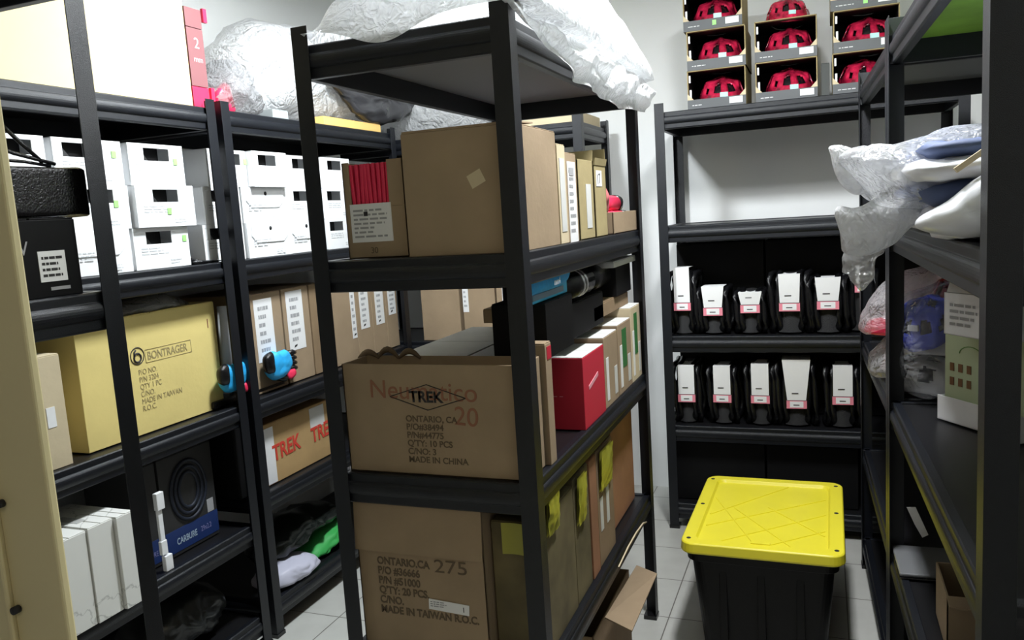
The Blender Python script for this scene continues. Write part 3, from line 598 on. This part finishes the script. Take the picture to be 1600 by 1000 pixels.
# floor level carton with tan flap sticking out
th,d=openbox('dark carton on the floor under the middle rack with a pale flap sticking out',-.98,-.62,2.05,2.50,0,.30,kraftd,name='floor_carton')
mb=MB(); P=[(.2,-.165,.33),(.3,-.255,.35),(.3,.105,.35),(.2,.255,.30)]; mb.hexa(P+[(a_,b_,c_+.004) for a_,b_,c_ in P])
q=mb.build('flap',kraft,th); q['label']='pale cardboard flap'
mb=MB(); pts=[(-.50+.0*k,2.06+.055*k,.590-.0*k-.0011*k*k) for k in range(10)]
mb.prism([(0,0),(.10,.022),(.22,.020),(.36,-.005),(.48,-.05),(.48,-.054),(.36,-.012),(.22,.008),(.10,.008)],0,0,.004); o=mb.build('cardboard_strip',kraftl,None,(-.583,2.22,.440),(0,R(18),0)); tag(o,'thin curved pale strip poking out of the far end of the middle rack','strip')
# ------------------------------------------------------------ polythene heap on the middle rack
def heapfn(u,v):
    # u across x, v along y ; outer parts hang down
    x=-1.072+.556*u; y=1.560+1.18*v
    eu=min(u,1-u); ev=min(v,1-v)
    dome=(math.sin(PI*min(max(u,0),1))**.6)*(math.sin(PI*min(max(v*.86+.02,0),1))**.55)
    z=1.912+.36*dome
    nz=noise.noise(Vector((x*6,y*6,1)))*.05+abs(noise.noise(Vector((x*14,y*13,4))))*.05
    z+=nz*min(1,dome*2)
    return x,y,z
def heapP(i,j,NU,NV):
    u=i/NU; v=j/NV
    # central 0..1 range mapped from .0...82 ; hanging skirt on the right for u>.82, on the front for v<.06
    uu=min(u/.80,1); hang=max(0,(u-.80)/.20)
    x,y,z=heapfn(uu,v)
    if hang>0:
        drop={0:0}; yb=y
        tgt=[(1.5,1.925),(1.62,1.905),(1.70,1.872),(1.92,1.815),(2.30,1.785),(2.76,1.812),(2.9,1.84)]
        for (a,za),(b,zb) in zip(tgt,tgt[1:]):
            if a<=yb<=b: zt=za+(zb-za)*(yb-a)/(b-a)
        k=hang
        z=z*(1-k)+zt*k; bul=math.sin(PI*min(1,k*1.1))*.03*min(1,(y-1.55)*2.2)
        x=-.548-.03*(1-min(1,(y-1.55)*2.5))+bul+.026*noise.noise(Vector((y*11,z*11,k*3)))
    if v<.05:
        k=1-v/.05; prof=.0 
        s=(x+1.09)/.5; fz=1.925-.045*math.exp(-((x+.87)/.10)**2)
        z=z*(1-k)+fz*k
    return (x,y,z)
mb=MB(); NU,NV=110,140
vs=[heapP(i,j,NU,NV) for j in range(NV+1) for i in range(NU+1)]
fs=[(j*(NU+1)+i,j*(NU+1)+i+1,(j+1)*(NU+1)+i+1,(j+1)*(NU+1)+i) for j in range(NV) for i in range(NU)]
mb.add(vs,fs,0,True); o=mb.build('polythene_sheet',plas)
tag(o,'crumpled white polythene sheet heaped over the top of the middle rack','plastic sheet')
# ------------------------------------------------------------ boxed helmets on C
G8='boxed red helmets on the back rack'
def helmet_mesh():
    NU,NV=56,20
    shell=MB(); vs=[];
    for j in range(NV+1):
        ph=(PI/2)*(j/NV)**.95*.98; 
        for i in range(NU):
            th=2*PI*i/NU
            x=math.cos(th)*math.cos(ph-.0)*.088; y=math.sin(th)*math.cos(ph)*.115; z=math.sin(ph)*.105
            x*=(1+.06*(math.cos(5*th)>.3))
            z+=.010*math.cos(5*x/.088)*math.cos(ph)*0
            rid=.006*max(0,math.cos(x*110))
            k=1+rid/.1
            vs.append((x*k,y*k,z*k+.012*(1-j/NV)*math.cos(2*th)))
    fs=[]
    for j in range(NV):
        for i in range(NU):
            xm=(vs[j*NU+i][0]); ym=vs[j*NU+i][1]
            # vents: elongated slots
            c=abs(math.sin(xm*62+.0)); vent=False
            if 4<j<NV-1 and c>.72 and (int((ym+.2)*100)//4)%2==0: vent=True
            if 3<j<9 and abs(xm)>.06 and (i%7)<3: vent=True
            if vent: continue
            fs.append((j*NU+i,j*NU+(i+1)%NU,(j+1)*NU+(i+1)%NU,(j+1)*NU+i))
    shell.add(vs,fs,0,True)
    liner=MB(); vs2=[]
    for j in range(NV+1):
        ph=(PI/2)*(j/NV)
        for i in range(32):
            th=2*PI*i/32; vs2.append((math.cos(th)*math.cos(ph)*.080,math.sin(th)*math.cos(ph)*.106,math.sin(ph)*.094))
    liner.add(vs2,[(j*32+i,j*32+(i+1)%32,(j+1)*32+(i+1)%32,(j+1)*32+i) for j in range(NV) for i in range(32)],0,True)
    return shell,liner
hs,hl=helmet_mesh(); HS=hs.mesh('shell',redg); HL=hl.mesh('liner',blackg)
HDESC=0
def helmet(label,loc,rz,cat='helmet',group='red bicycle helmets',mats=(redg,blackg),s=1,tilt=0,accent=None):
    th=thing('bicycle_helmet',label,cat,loc,rz,group)
    me=HS if mats[0] is redg else None
    if me is None: me=HS.copy(); me.materials.clear(); me.materials.append(mats[0])
    a=bpy.data.objects.new('shell',me); b=bpy.data.objects.new('liner',HL)
    so=a.modifiers.new('s','SOLIDIFY'); so.thickness=.005; so.offset=-1
    for q in (a,b): sc.collection.objects.link(q); q.parent=th; q.scale=(s,s,s); q.rotation_euler=(R(tilt),0,0)
    q=MB(); q.box(-.012,-.118,.018,.016,-.108,.034); p=q.build('front_badge',accent or mat('pale_teal_badge',(.45,.7,.7),.4),th); p.scale=(s,s,s)
    q=MB(); q.tube([(.07*math.cos(PI*k/8),-.02,.004-.03*math.sin(PI*k/8)) for k in range(9)],.003,6); q.build('strap',blackg,th).scale=(s,s,s)
    return th
Wb,Hb,Db=.245,.165,.30
def hbox(desc,x,z,gx=0,green=False,y=3.645,rz=0):
    th=thing('helmet_box','open-fronted helmet box '+desc,'box',(x,y,z),0,G8)
    a=Wb/2; t=.004; mb=MB()
    mb.box(-a,0,0,a,Db,t); mb.box(-a,0,Hb-t,a,Db,Hb); mb.box(-a,0,0,-a+t,Db,Hb); mb.box(a-t,0,0,a,Db,Hb); mb.box(-a,Db-t,0,a,Db,Hb); mb.build('body',olive,th,bevel=.0006)
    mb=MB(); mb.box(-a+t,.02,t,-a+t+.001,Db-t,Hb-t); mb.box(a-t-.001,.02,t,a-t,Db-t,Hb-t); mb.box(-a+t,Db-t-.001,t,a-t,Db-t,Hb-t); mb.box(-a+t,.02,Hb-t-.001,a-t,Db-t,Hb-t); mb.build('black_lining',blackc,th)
    mb=MB(); mb.box(-a,-.002,0,a,.002,.042); mb.build('front_lip',mat('grey_print_card',(.09,.095,.10),.5),th)
    for sx in (-1,1):
        mb=MB(); mb.prism([(sx*a,.042),(sx*(a-.026),.042),(sx*a,.070)],1,-.002,.002); mb.build('corner_gusset',kraftl,th)
    dm=(Wb,0,Hb)
    f=face('F',Wb,0,Hb)
    sticker(th,dm,'F',Wb*.72,.012,.055,.026,paper,n=.0025); lines(th,dm,'F',.02,.014,.07,.008,1,mat('pale_print',(.6,.6,.6),.6),n=.0025)
    mb=MB(); mb.box(-a+.010,-.001,.05,-a+.018,.001,.085); mb.build('printed_icon',white,th); mb=MB(); mb.box(-a+.008,-.001,.115,-a+.015,.001,.145); mb.build('printed_icon',white,th)
    if green: sticker(th,dm,'F',Wb*.5,.014,.016,.02,greend,'green_sticker',n=.0026)
    helmet('red helmet inside the box '+desc.split(',')[0],(x+gx,y+.140,z+.022),R(8),s=1.17)
zc=1.902
hbox('at the bottom of the left column',-.422,zc,.010)
hbox('in the middle of the left column',-.419,zc+Hb,.005)
hbox('third up in the left column, green sticker on its lip',-.43,zc+2*Hb,.0,True)
hbox('at the bottom of the middle column',-.137,zc,.010)
hbox('second up in the middle column, a loose helmet on it',-.137,zc+Hb+.001,.008)
hbox('at the bottom of the right column',.165,zc,.0)
hbox('second up in the right column',.170,zc+Hb,.01)
hbox('third up in the right column, only its lip in view',.160,zc+2*Hb,0,True)
helmet('red and black helmet lying loose on the middle column of boxes',(-.135,3.79,zc+2*Hb+.002),R(12))
o,d=cbox('dark carton standing on edge between the middle and right helmet columns',.0,.032,3.70,3.95,zc,.14,mat('dark_grey_card',(.12,.13,.13),.7),name='dark_carton')
# ------------------------------------------------------------ folded tyres on C
G9='folded tyres with white paper bands'
def tyre(label,x,z,hh,wd,cw,ct,cb,top=False,y=3.655,flare=0,dep=.22):
    """folded tyre: nested black loops standing up, wrapped by a white paper band"""
    th=thing('tyre_bundle',label,'tyre',(x,y,z),R(random.uniform(-2,2)),G9)
    mb=MB(); 
    for k,(dx,rr) in enumerate(((-.5,.0125),(-.30,.013),(.30,.013),(.5,.0125))):
        X=dx*wd; pts=[]
        for q in range(20):
            a=2*PI*q/20; yy=dep/2+(dep/2-.014)*math.cos(a+PI); zz=hh*.52+(hh*.5-.012)*math.sin(a)
            # rounded rectangle
            yy=dep/2-(dep/2-.014)*max(-1,min(1,1.35*math.cos(a))); zz=hh*.5+(hh*.5-.013)*max(-1,min(1,1.35*math.sin(a)))
            pts.append((X*(1+.10*math.sin(3*a+k)),yy,zz))
        mb.tube(pts,rr,8,closed=True)
    mb.build('tyre_loops',rubber,th)
    mb=MB(); mb.grid(lambda u,v:((u-.5)*wd*.62,.022-.016*math.sin(PI*u)+.010*math.sin(PI*v),.006+v*hh*.92),9,9,0); mb.grid(lambda u,v:((u-.5)*wd*.62,.024+v*(dep-.05),hh*.93+.006*math.sin(PI*u)),7,5,0)
    mb.build('tread',mat('textured_tread',(.016,.016,.017),.55,0,0,1,.9,420),th)
    # paper band: front card from ct (top) to cb ; pink block at the foot
    c=cw/2; f=c*(1+flare)
    zb=cb-z; zt=ct-z; zm=zb+.036
    mb=MB(); mb.hexa([(-c,-.008,zm),(c,-.008,zm),(c,-.0065,zm),(-c,-.0065,zm),(-f,-.012,zt),(f,-.012,zt),(f,-.0105,zt),(-f,-.0105,zt)])
    mb.hexa([(-f,-.012,zt),(f,-.012,zt),(f,.12,zt-.004),(-f,.12,zt-.004),(-f,-.012,zt+.0015),(f,-.012,zt+.0015),(f,.12,zt-.0025),(-f,.12,zt-.0025)])
    mb.build('paper_band',paper,th)
    mb=MB(); mb.box(-c-.003,-.009,zb,c+.003,-.0065,zm); mb.build('pink_block',pinkd,th)['label']='pink-red printed block'
    mb=MB(); mb.box(-c*.72,-.0100,zb+.005,c*.72,-.009,zm-.004); mb.build('size_panel',paper,th)
    mb=MB(); mb.box(-c-.001,-.0095,zm-.001,c+.001,-.0085,zm+.001); mb.box(-c*.5,-.0105,zm+.03,c*.2,-.0098,zm+.034); mb.box(-c*.35,-.0106,zb+.014,c*.3,-.0101,zb+.018); mb.build('printed_lines',ink,th)
    return th
zl=.908
tyre('tall folded tyre at the left end of the upper tyre row',-.600,zl,.29,.115,.070,1.215,1.020)
tyre('low folded tyre, second from left in the upper row',-.465,zl,.215,.120,.078,1.125,.995,flare=.25)
tyre('lowest folded tyre in the centre of the upper row',-.305,zl,.195,.115,.076,1.095,1.005,flare=.3)
tyre('tall folded tyre, fourth from left in the upper row',-.140,zl,.275,.150,.080,1.170,1.010,flare=.12)
tyre('folded tyre at the right end of the upper row below the hanging bag',.015,zl,.250,.140,.082,1.150,1.015,flare=.25)
tyre('folded tyre at the extreme right of the upper row behind the hanging bag',.15,zl,.27,.12,.05,1.19,1.08,y=3.70)
zl=.492
tyre('folded tyre at the left end of the lower tyre row',-.595,zl,.285,.110,.072,.765,.595)
tyre('folded tyre, second from left in the lower row',-.435,zl,.275,.115,.074,.765,.597)
tyre('folded tyre in the centre of the lower row',-.270,zl,.285,.115,.074,.775,.597)
tyre('widest folded tyre of the lower row, its paper band flared at the top',-.118,zl,.300,.150,.078,.795,.578,flare=.5)
tyre('folded tyre at the right end of the lower row',.070,zl,.280,.125,.078,.770,.600)
# black cartons filling the shelves behind
for i,(z,h) in enumerate(((.908,.40),(.492,.31),(.12,.28))):
    for k,(a,b) in enumerate(((-.66,-.26),(-.25,.13),(.14,.50))):
        cbox('black carton filling the back of the rack, %s, %s'%(['behind the upper tyres','behind the lower tyres','under the tyre shelves'][i],['left','middle','right'][k]),a,b,3.90 if i<2 else 3.68,4.07,z,h,blackc,name='black_carton')
# ------------------------------------------------------------ yellow lidded bin
bx,by=-.198,2.868; BW,BD,BH=.505,.69,.40
th=thing('storage_bin','large black storage bin with a yellow lid in the right aisle','storage bin',(bx,by,0),R(-.5))
def rrect(w,d,r,n=6):
    pts=[]
    for cx,cy,a0 in ((w/2-r,d/2-r,0),(-w/2+r,d/2-r,90),(-w/2+r,-d/2+r,180),(w/2-r,-d/2+r,270)):
        for k in range(n+1):
            a=R(a0+90*k/n); pts.append((cx+r*math.cos(a),cy+r*math.sin(a)))
    return pts
def loft(mb,secs,capb=True,capt=True,mi=0):
    n=len(secs[0][0]); vs=[]
    for pts,z in secs: vs+=[(p[0],p[1],z) for p in pts]
    fs=[(s*n+i,s*n+(i+1)%n,(s+1)*n+(i+1)%n,(s+1)*n+i) for s in range(len(secs)-1) for i in range(n)]
    if capb: fs.append(tuple(range(n))[::-1])
    if capt: fs.append(tuple((len(secs)-1)*n+i for i in range(n)))
    mb.add(vs,fs,mi)
mb=MB(); loft(mb,[(rrect(BW-.12,BD-.12,.04),0),(rrect(BW-.06,BD-.06,.04),BH-.07),(rrect(BW-.035,BD-.035,.04),BH-.068),(rrect(BW-.03,BD-.03,.04),BH-.03)])
for k in (-1,0,1): 
    for sy in (-1,1): mb.box(k*.12-.012,sy*(BD/2-.045)-.012,.05,k*.12+.012,sy*(BD/2-.045)+.012,BH-.07)
mb.build('body',binb,th,bevel=.002)
mb=MB(); loft(mb,[(rrect(BW,BD,.045),BH-.036),(rrect(BW+.004,BD+.004,.046),BH-.030),(rrect(BW,BD,.045),BH-.004),(rrect(BW-.008,BD-.008,.042),BH),(rrect(BW-.088,BD-.085,.03),BH),(rrect(BW-.10,BD-.10,.028),BH-.011),(rrect(BW-.104,BD-.104,.028),BH-.011)],True,True)
# raised ribs on the recess
zr=BH-.011
def bar(x0,y0,x1,y1,wd=.006,h=.003,m_=mb):
    v=Vector((x1-x0,y1-y0)); n=Vector((-v.y,v.x)).normalized()*wd/2
    P=[(x0-n.x,y0-n.y),(x1-n.x,y1-n.y),(x1+n.x,y1+n.y),(x0+n.x,y0+n.y)]
    m_.prism(P,2,zr-.001,zr+h)
lx,ly=(BW-.12)/2,(BD-.12)/2
bar(-lx,-.05,lx*.3,ly); bar(-lx,-ly*.55,lx,ly*.6); bar(-lx*.7,-ly,lx,.02); bar(lx*.1,-ly,lx,-ly*.45)
bar(-lx,.12,-.02,-ly); bar(-lx*.6,ly*.1,lx*.5,-ly); bar(0,ly*.2,lx,-ly*.6)
mb.build('lid',yel,th,bevel=.0015)
q=MB(); q.box(-.03,-BD/2+.038,BH-.002,.03,-BD/2+.055,BH+.004); q.build('lid_latch_rib',yel,th,bevel=.001)
for sx in (-1,1):
    for yy in (-BD/2+.045,0.02,BD/2-.045):
        q=MB(); q.tube([(sx*(BW/2-.024),yy,BH-.002),(sx*(BW/2-.024),yy,BH+.0008)],.0075,12); q.build('lock_hole',dark,th)
for sx in (-1,1):
    q=MB(); q.box(sx*(BW/2-.05)-.02,-.09,BH-.10,sx*(BW/2-.05)+.02,.09,BH-.07); q.build('side_handle',binb,th,bevel=.004)
# ------------------------------------------------------------ right rack contents
def E3(x,y,z): a=E(x,y); return (a[0],a[1],z)
# upper level: polythene bags with garments
ze=1.412
def ebag(outline,x,th,m,name,label,cat,seed,wr=.012,wf=16,flat=2.5,y=None,parent=None,ua=None):
    o=pillow(outline,(0,y,0) if y is not None else (x,0,0),ua or (1,0,0),(0,0,1),th,m,name,parent,wr=wr,wf=wf,seed=seed,flat=flat)
    if label: tag(o,label,cat)
    return o
# flat garments lying on the deck: slabs along y
def slab(x0,x1,y0,y1,z0,h,m,name,label,cat,seed,wr=.008):
    cx,cy=(x0+x1)/2,(y0+y1)/2; a,b=(x1-x0)/2,(y1-y0)/2
    o=pillow([(-a,-b),(-a,0),(-a,b),(0,b),(a,b),(a,0),(a,-b),(0,-b)],(cx,cy,z0+h/2),(1,0,0),(0,1,0),h,m,name,wr=wr,wf=14,seed=seed,flat=7,rings=12)
    tag(o,label,cat); return o
slab(.17,.52,1.42,2.02,ze+.004,.055,whitp,'folded_garment','white wrapped garment lowest on the upper shelf of the near right rack','clothing',51)
slab(.16,.50,1.50,2.05,ze+.060,.040,navyc,'folded_garment','dark blue folded garment between white packets, near right rack','clothing',52)
slab(.135,.50,1.40,2.10,ze+.100,.032,whitp,'folded_garment','white flat packet with a grey window, near right rack','clothing',53)
slab(.16,.50,1.45,2.05,ze+.132,.030,navyc,'folded_garment','blue folded garment inside the top clear bag, near right rack','clothing',54)
mb=MB(); mb.box(0,0,0,.006,.20,.020); o=mb.build('grey_label_strip',greycard,None,E3(-.055,1.62,ze+.106),(0,0,er)); tag(o,'grey window strip on the edge of the white flat packet','label')
mb=MB(); mb.box(0,0,0,.10,.012,.008); o=mb.build('wooden_stick',kraftl,None,(.186,1.360,1.520),(0,R(-35),0)); tag(o,'tan stick poking out of the topmost clear bag, near right rack','stick')
o=pillow([(.03,1.575),(.07,1.505),(.10,1.470),(.16,1.468),(.30,1.475),(.40,1.50),(.42,1.585),(.33,1.615),(.22,1.605),(.13,1.585)],(0,1.78,0),(1,.0,0),(0,0,1),.50,clearp,'polythene_bag',wr=.022,wf=11,seed=61,flat=4,rings=14); tag(o,'clear polythene bag of blue and white garments on the near right rack','plastic bag')
o=pillow([(.012,1.595),(.05,1.588),(.14,1.590),(.16,1.54),(.12,1.498),(.07,1.492),(.045,1.502),(.03,1.54)],(0,1.80,0),(1,0,0),(0,0,1),.05,plas,'bag_end',wr=.012,wf=24,seed=62); tag(o,'pointed white bag corner sticking out above the aisle','plastic bag')
o=pillow([(.02,1.462),(.06,1.478),(.11,1.486),(.17,1.472),(.185,1.435),(.15,1.412),(.115,1.385),(.06,1.37),(.035,1.40)],(0,1.78,0),(1,0,0),(0,0,1),.09,plas,'bag_end',wr=.014,wf=20,seed=63); tag(o,'puffed white bag end hanging over the shelf edge of the near right rack','plastic bag')
o=pillow([(.055,1.40),(.03,1.345),(.045,1.335),(.065,1.30),(.085,1.318),(.105,1.36),(.12,1.395)],(0,1.785,0),(1,0,0),(0,0,1),.04,clearp,'bag_end',wr=.012,wf=26,seed=64); tag(o,'clear bag tail dangling lowest from the near right rack shelf','plastic bag')
o=pillow([(.135,1.452),(.175,1.478),(.23,1.518),(.32,1.53),(.32,1.43),(.22,1.424),(.145,1.434)],(0,1.365,0),(1,.0,0),(0,0,1),.10,whitp,'white_packet',wr=.006,wf=14,seed=65,flat=4); tag(o,'bright white packet touching the near right post','packet')
# level .925 : display box, white box, helmets in bags
zd=.925
th=thing('display_box','pale green display box with six small pictures and a white tray front','box',(.262,2.215,zd),R(-56))
mb=MB(); mb.box(0,0,.0,.25,.12,.004); mb.box(0,.0,0,.25,.003,.062); mb.box(0,0,0,.003,.12,.06); mb.box(.247,0,0,.25,.12,.06); mb.build('tray',white,th,bevel=.0008)
mb=MB(); mb.box(.003,.020,.004,.247,.024,.225); mb.build('back_panel',greenl,th)
for r_ in range(2):
    for c_ in range(3):
        q=MB(); q.box(.020+.027*c_,.0185,.125-.036*r_,.033+.027*c_,.0198,.145-.036*r_); q.build('picture',mat('brown_picture',(.20,.10,.04),.6),th)
q=MB(); q.tube([(math.cos(PI*k/10)*.035+.085,.0192,.172+math.sin(PI*k/10)*.020) for k in range(11)],.0012,5); q.build('arc_print',mat('green_ink',(.15,.3,.08),.6),th)
q=MB(); q.tube([(0,.02,.01),(0,.02,.08),(.004,.02,.115)],[.026,.02,.006],14); q.build('lime_item',limeg,th,(.165,-.012,.0))['label']='lime green item'
th,d=openbox('small white printed carton leaning on top of the pale green display box',.272,.452,2.04,2.15,zd+.228,.10,white,name='white_carton',rot=R(-56)); lines(th,d,'F',.02,.02,.10,.06,4)
mb=MB(); mb.box(-.083,-.004,0,.083,0,.06); q=mb.build('lid_flap',greycard,th,(0,-.05,.10),(R(-20),0,0))
def shellcol(c1): return (c1,blackg)
GH='bagged helmets on the right racks'
def baghelm(label,loc,rz,c1,s=.95,acc=None,tilt=0,r=1):
    helmet(label,loc,rz,group=GH,mats=shellcol(c1),s=s,tilt=tilt,accent=acc)
baghelm('white and blue helmet in a clear bag right of the far right post',(.285,2.50,zd+.10),R(20),whitp,.95,royal,-20)
baghelm('glossy blue helmet in a clear bag behind the display box',(.275,2.47,zd+.18),R(-30),royal,.95,whitp,15)
baghelm('white helmet on the shelf under the glossy blue helmet',(.275,2.50,zd+.005),R(60),whitp,.95,royal,0)
baghelm('dark red helmet farther back above the blue one',(.36,2.55,zd+.24),R(10),mat('dark_red_gloss',(.35,.01,.02),.25),.85,blackg,0)
o=pillow([(-.10,.0),(-.11,.14),(-.09,.26),(0,.31),(.10,.30),(.12,.14),(.10,.0),(0,-.004)],(.30,2.48,zd+.01),(1,0,0),(0,0,1),.30,clearc,'polythene_bag',wr=.014,wf=15,seed=71,flat=4,rings=12); tag(o,'clear polythene bag around the white and blue helmets, near right rack','plastic bag')
baghelm('white and blue helmet in the upper bag of the farther right rack',E3(.10,2.75,zd+.145),R(15),whitp,.9,royal,-10)
baghelm('pink-white helmet in the lower bag of the farther right rack',E3(.10,2.75,zd+.004),R(15),mat('pink_white_shell',(.75,.5,.55),.3),.9,redp,0)
o=pillow([(-.115,.0),(-.12,.02),(-.10,.035),(0,.04),(.09,.03),(.10,.005),(0,-.006)],E3(.09,2.72,zd+.140),(1,0,0),(0,0,1),.20,redp,'red_tray',wr=.004,seed=73,flat=4); tag(o,'bright pink-red base of the upper bagged helmet, farther right rack','tray')
o=pillow([(-.13,.0),(-.12,.08),(-.06,.16),(.03,.20),(.12,.18),(.13,.0),(0,-.004)],E3(.09,2.74,zd+.136),(1,0,0),(0,0,1),.26,clearp,'polythene_bag',wr=.012,wf=16,seed=72,flat=4,rings=12); tag(o,'clear polythene bag of the upper helmet, farther right rack','plastic bag')
o=pillow([(-.11,.0),(-.115,.06),(-.06,.12),(.03,.13),(.12,.12),(.12,.0),(0,-.004)],E3(.10,2.74,zd+.002),(1,0,0),(0,0,1),.25,clearp,'polythene_bag',wr=.01,wf=16,seed=74,flat=4,rings=12); tag(o,'clear polythene bag of the lower helmet, farther right rack','plastic bag')
# level .49
th=thing('laptop_sleeve','flat grey case lying low on the near right rack','case',E3(.04,2.30,.49),er)
mb=MB(); mb.box(-.03,-.09,.0,.20,.10,.016); mb.build('body',silver,th,bevel=.004); mb=MB(); mb.box(-.031,-.092,.006,.202,.102,.009); mb.build('zip',blackg,th)
mb=MB(); mb.prism([(0,.05),(.022,.052),(.055,-.03),(.04,-.04),(.02,.0)],1,0,.0015); o=mb.build('white_paper',paper,None,(.205,2.36,.585),(R(8),0,0)); tag(o,'small white paper corner low on the near right rack','paper')
th,d=openbox('torn tan carton low on the near right rack behind its shelf rail',E3(.065,1.92,0)[0],E3(.065,1.92,0)[0]+.28,1.86,2.04,.49,.13,kraft,name='torn_carton',flaps=(('F',.04,100),))
# green item on E top
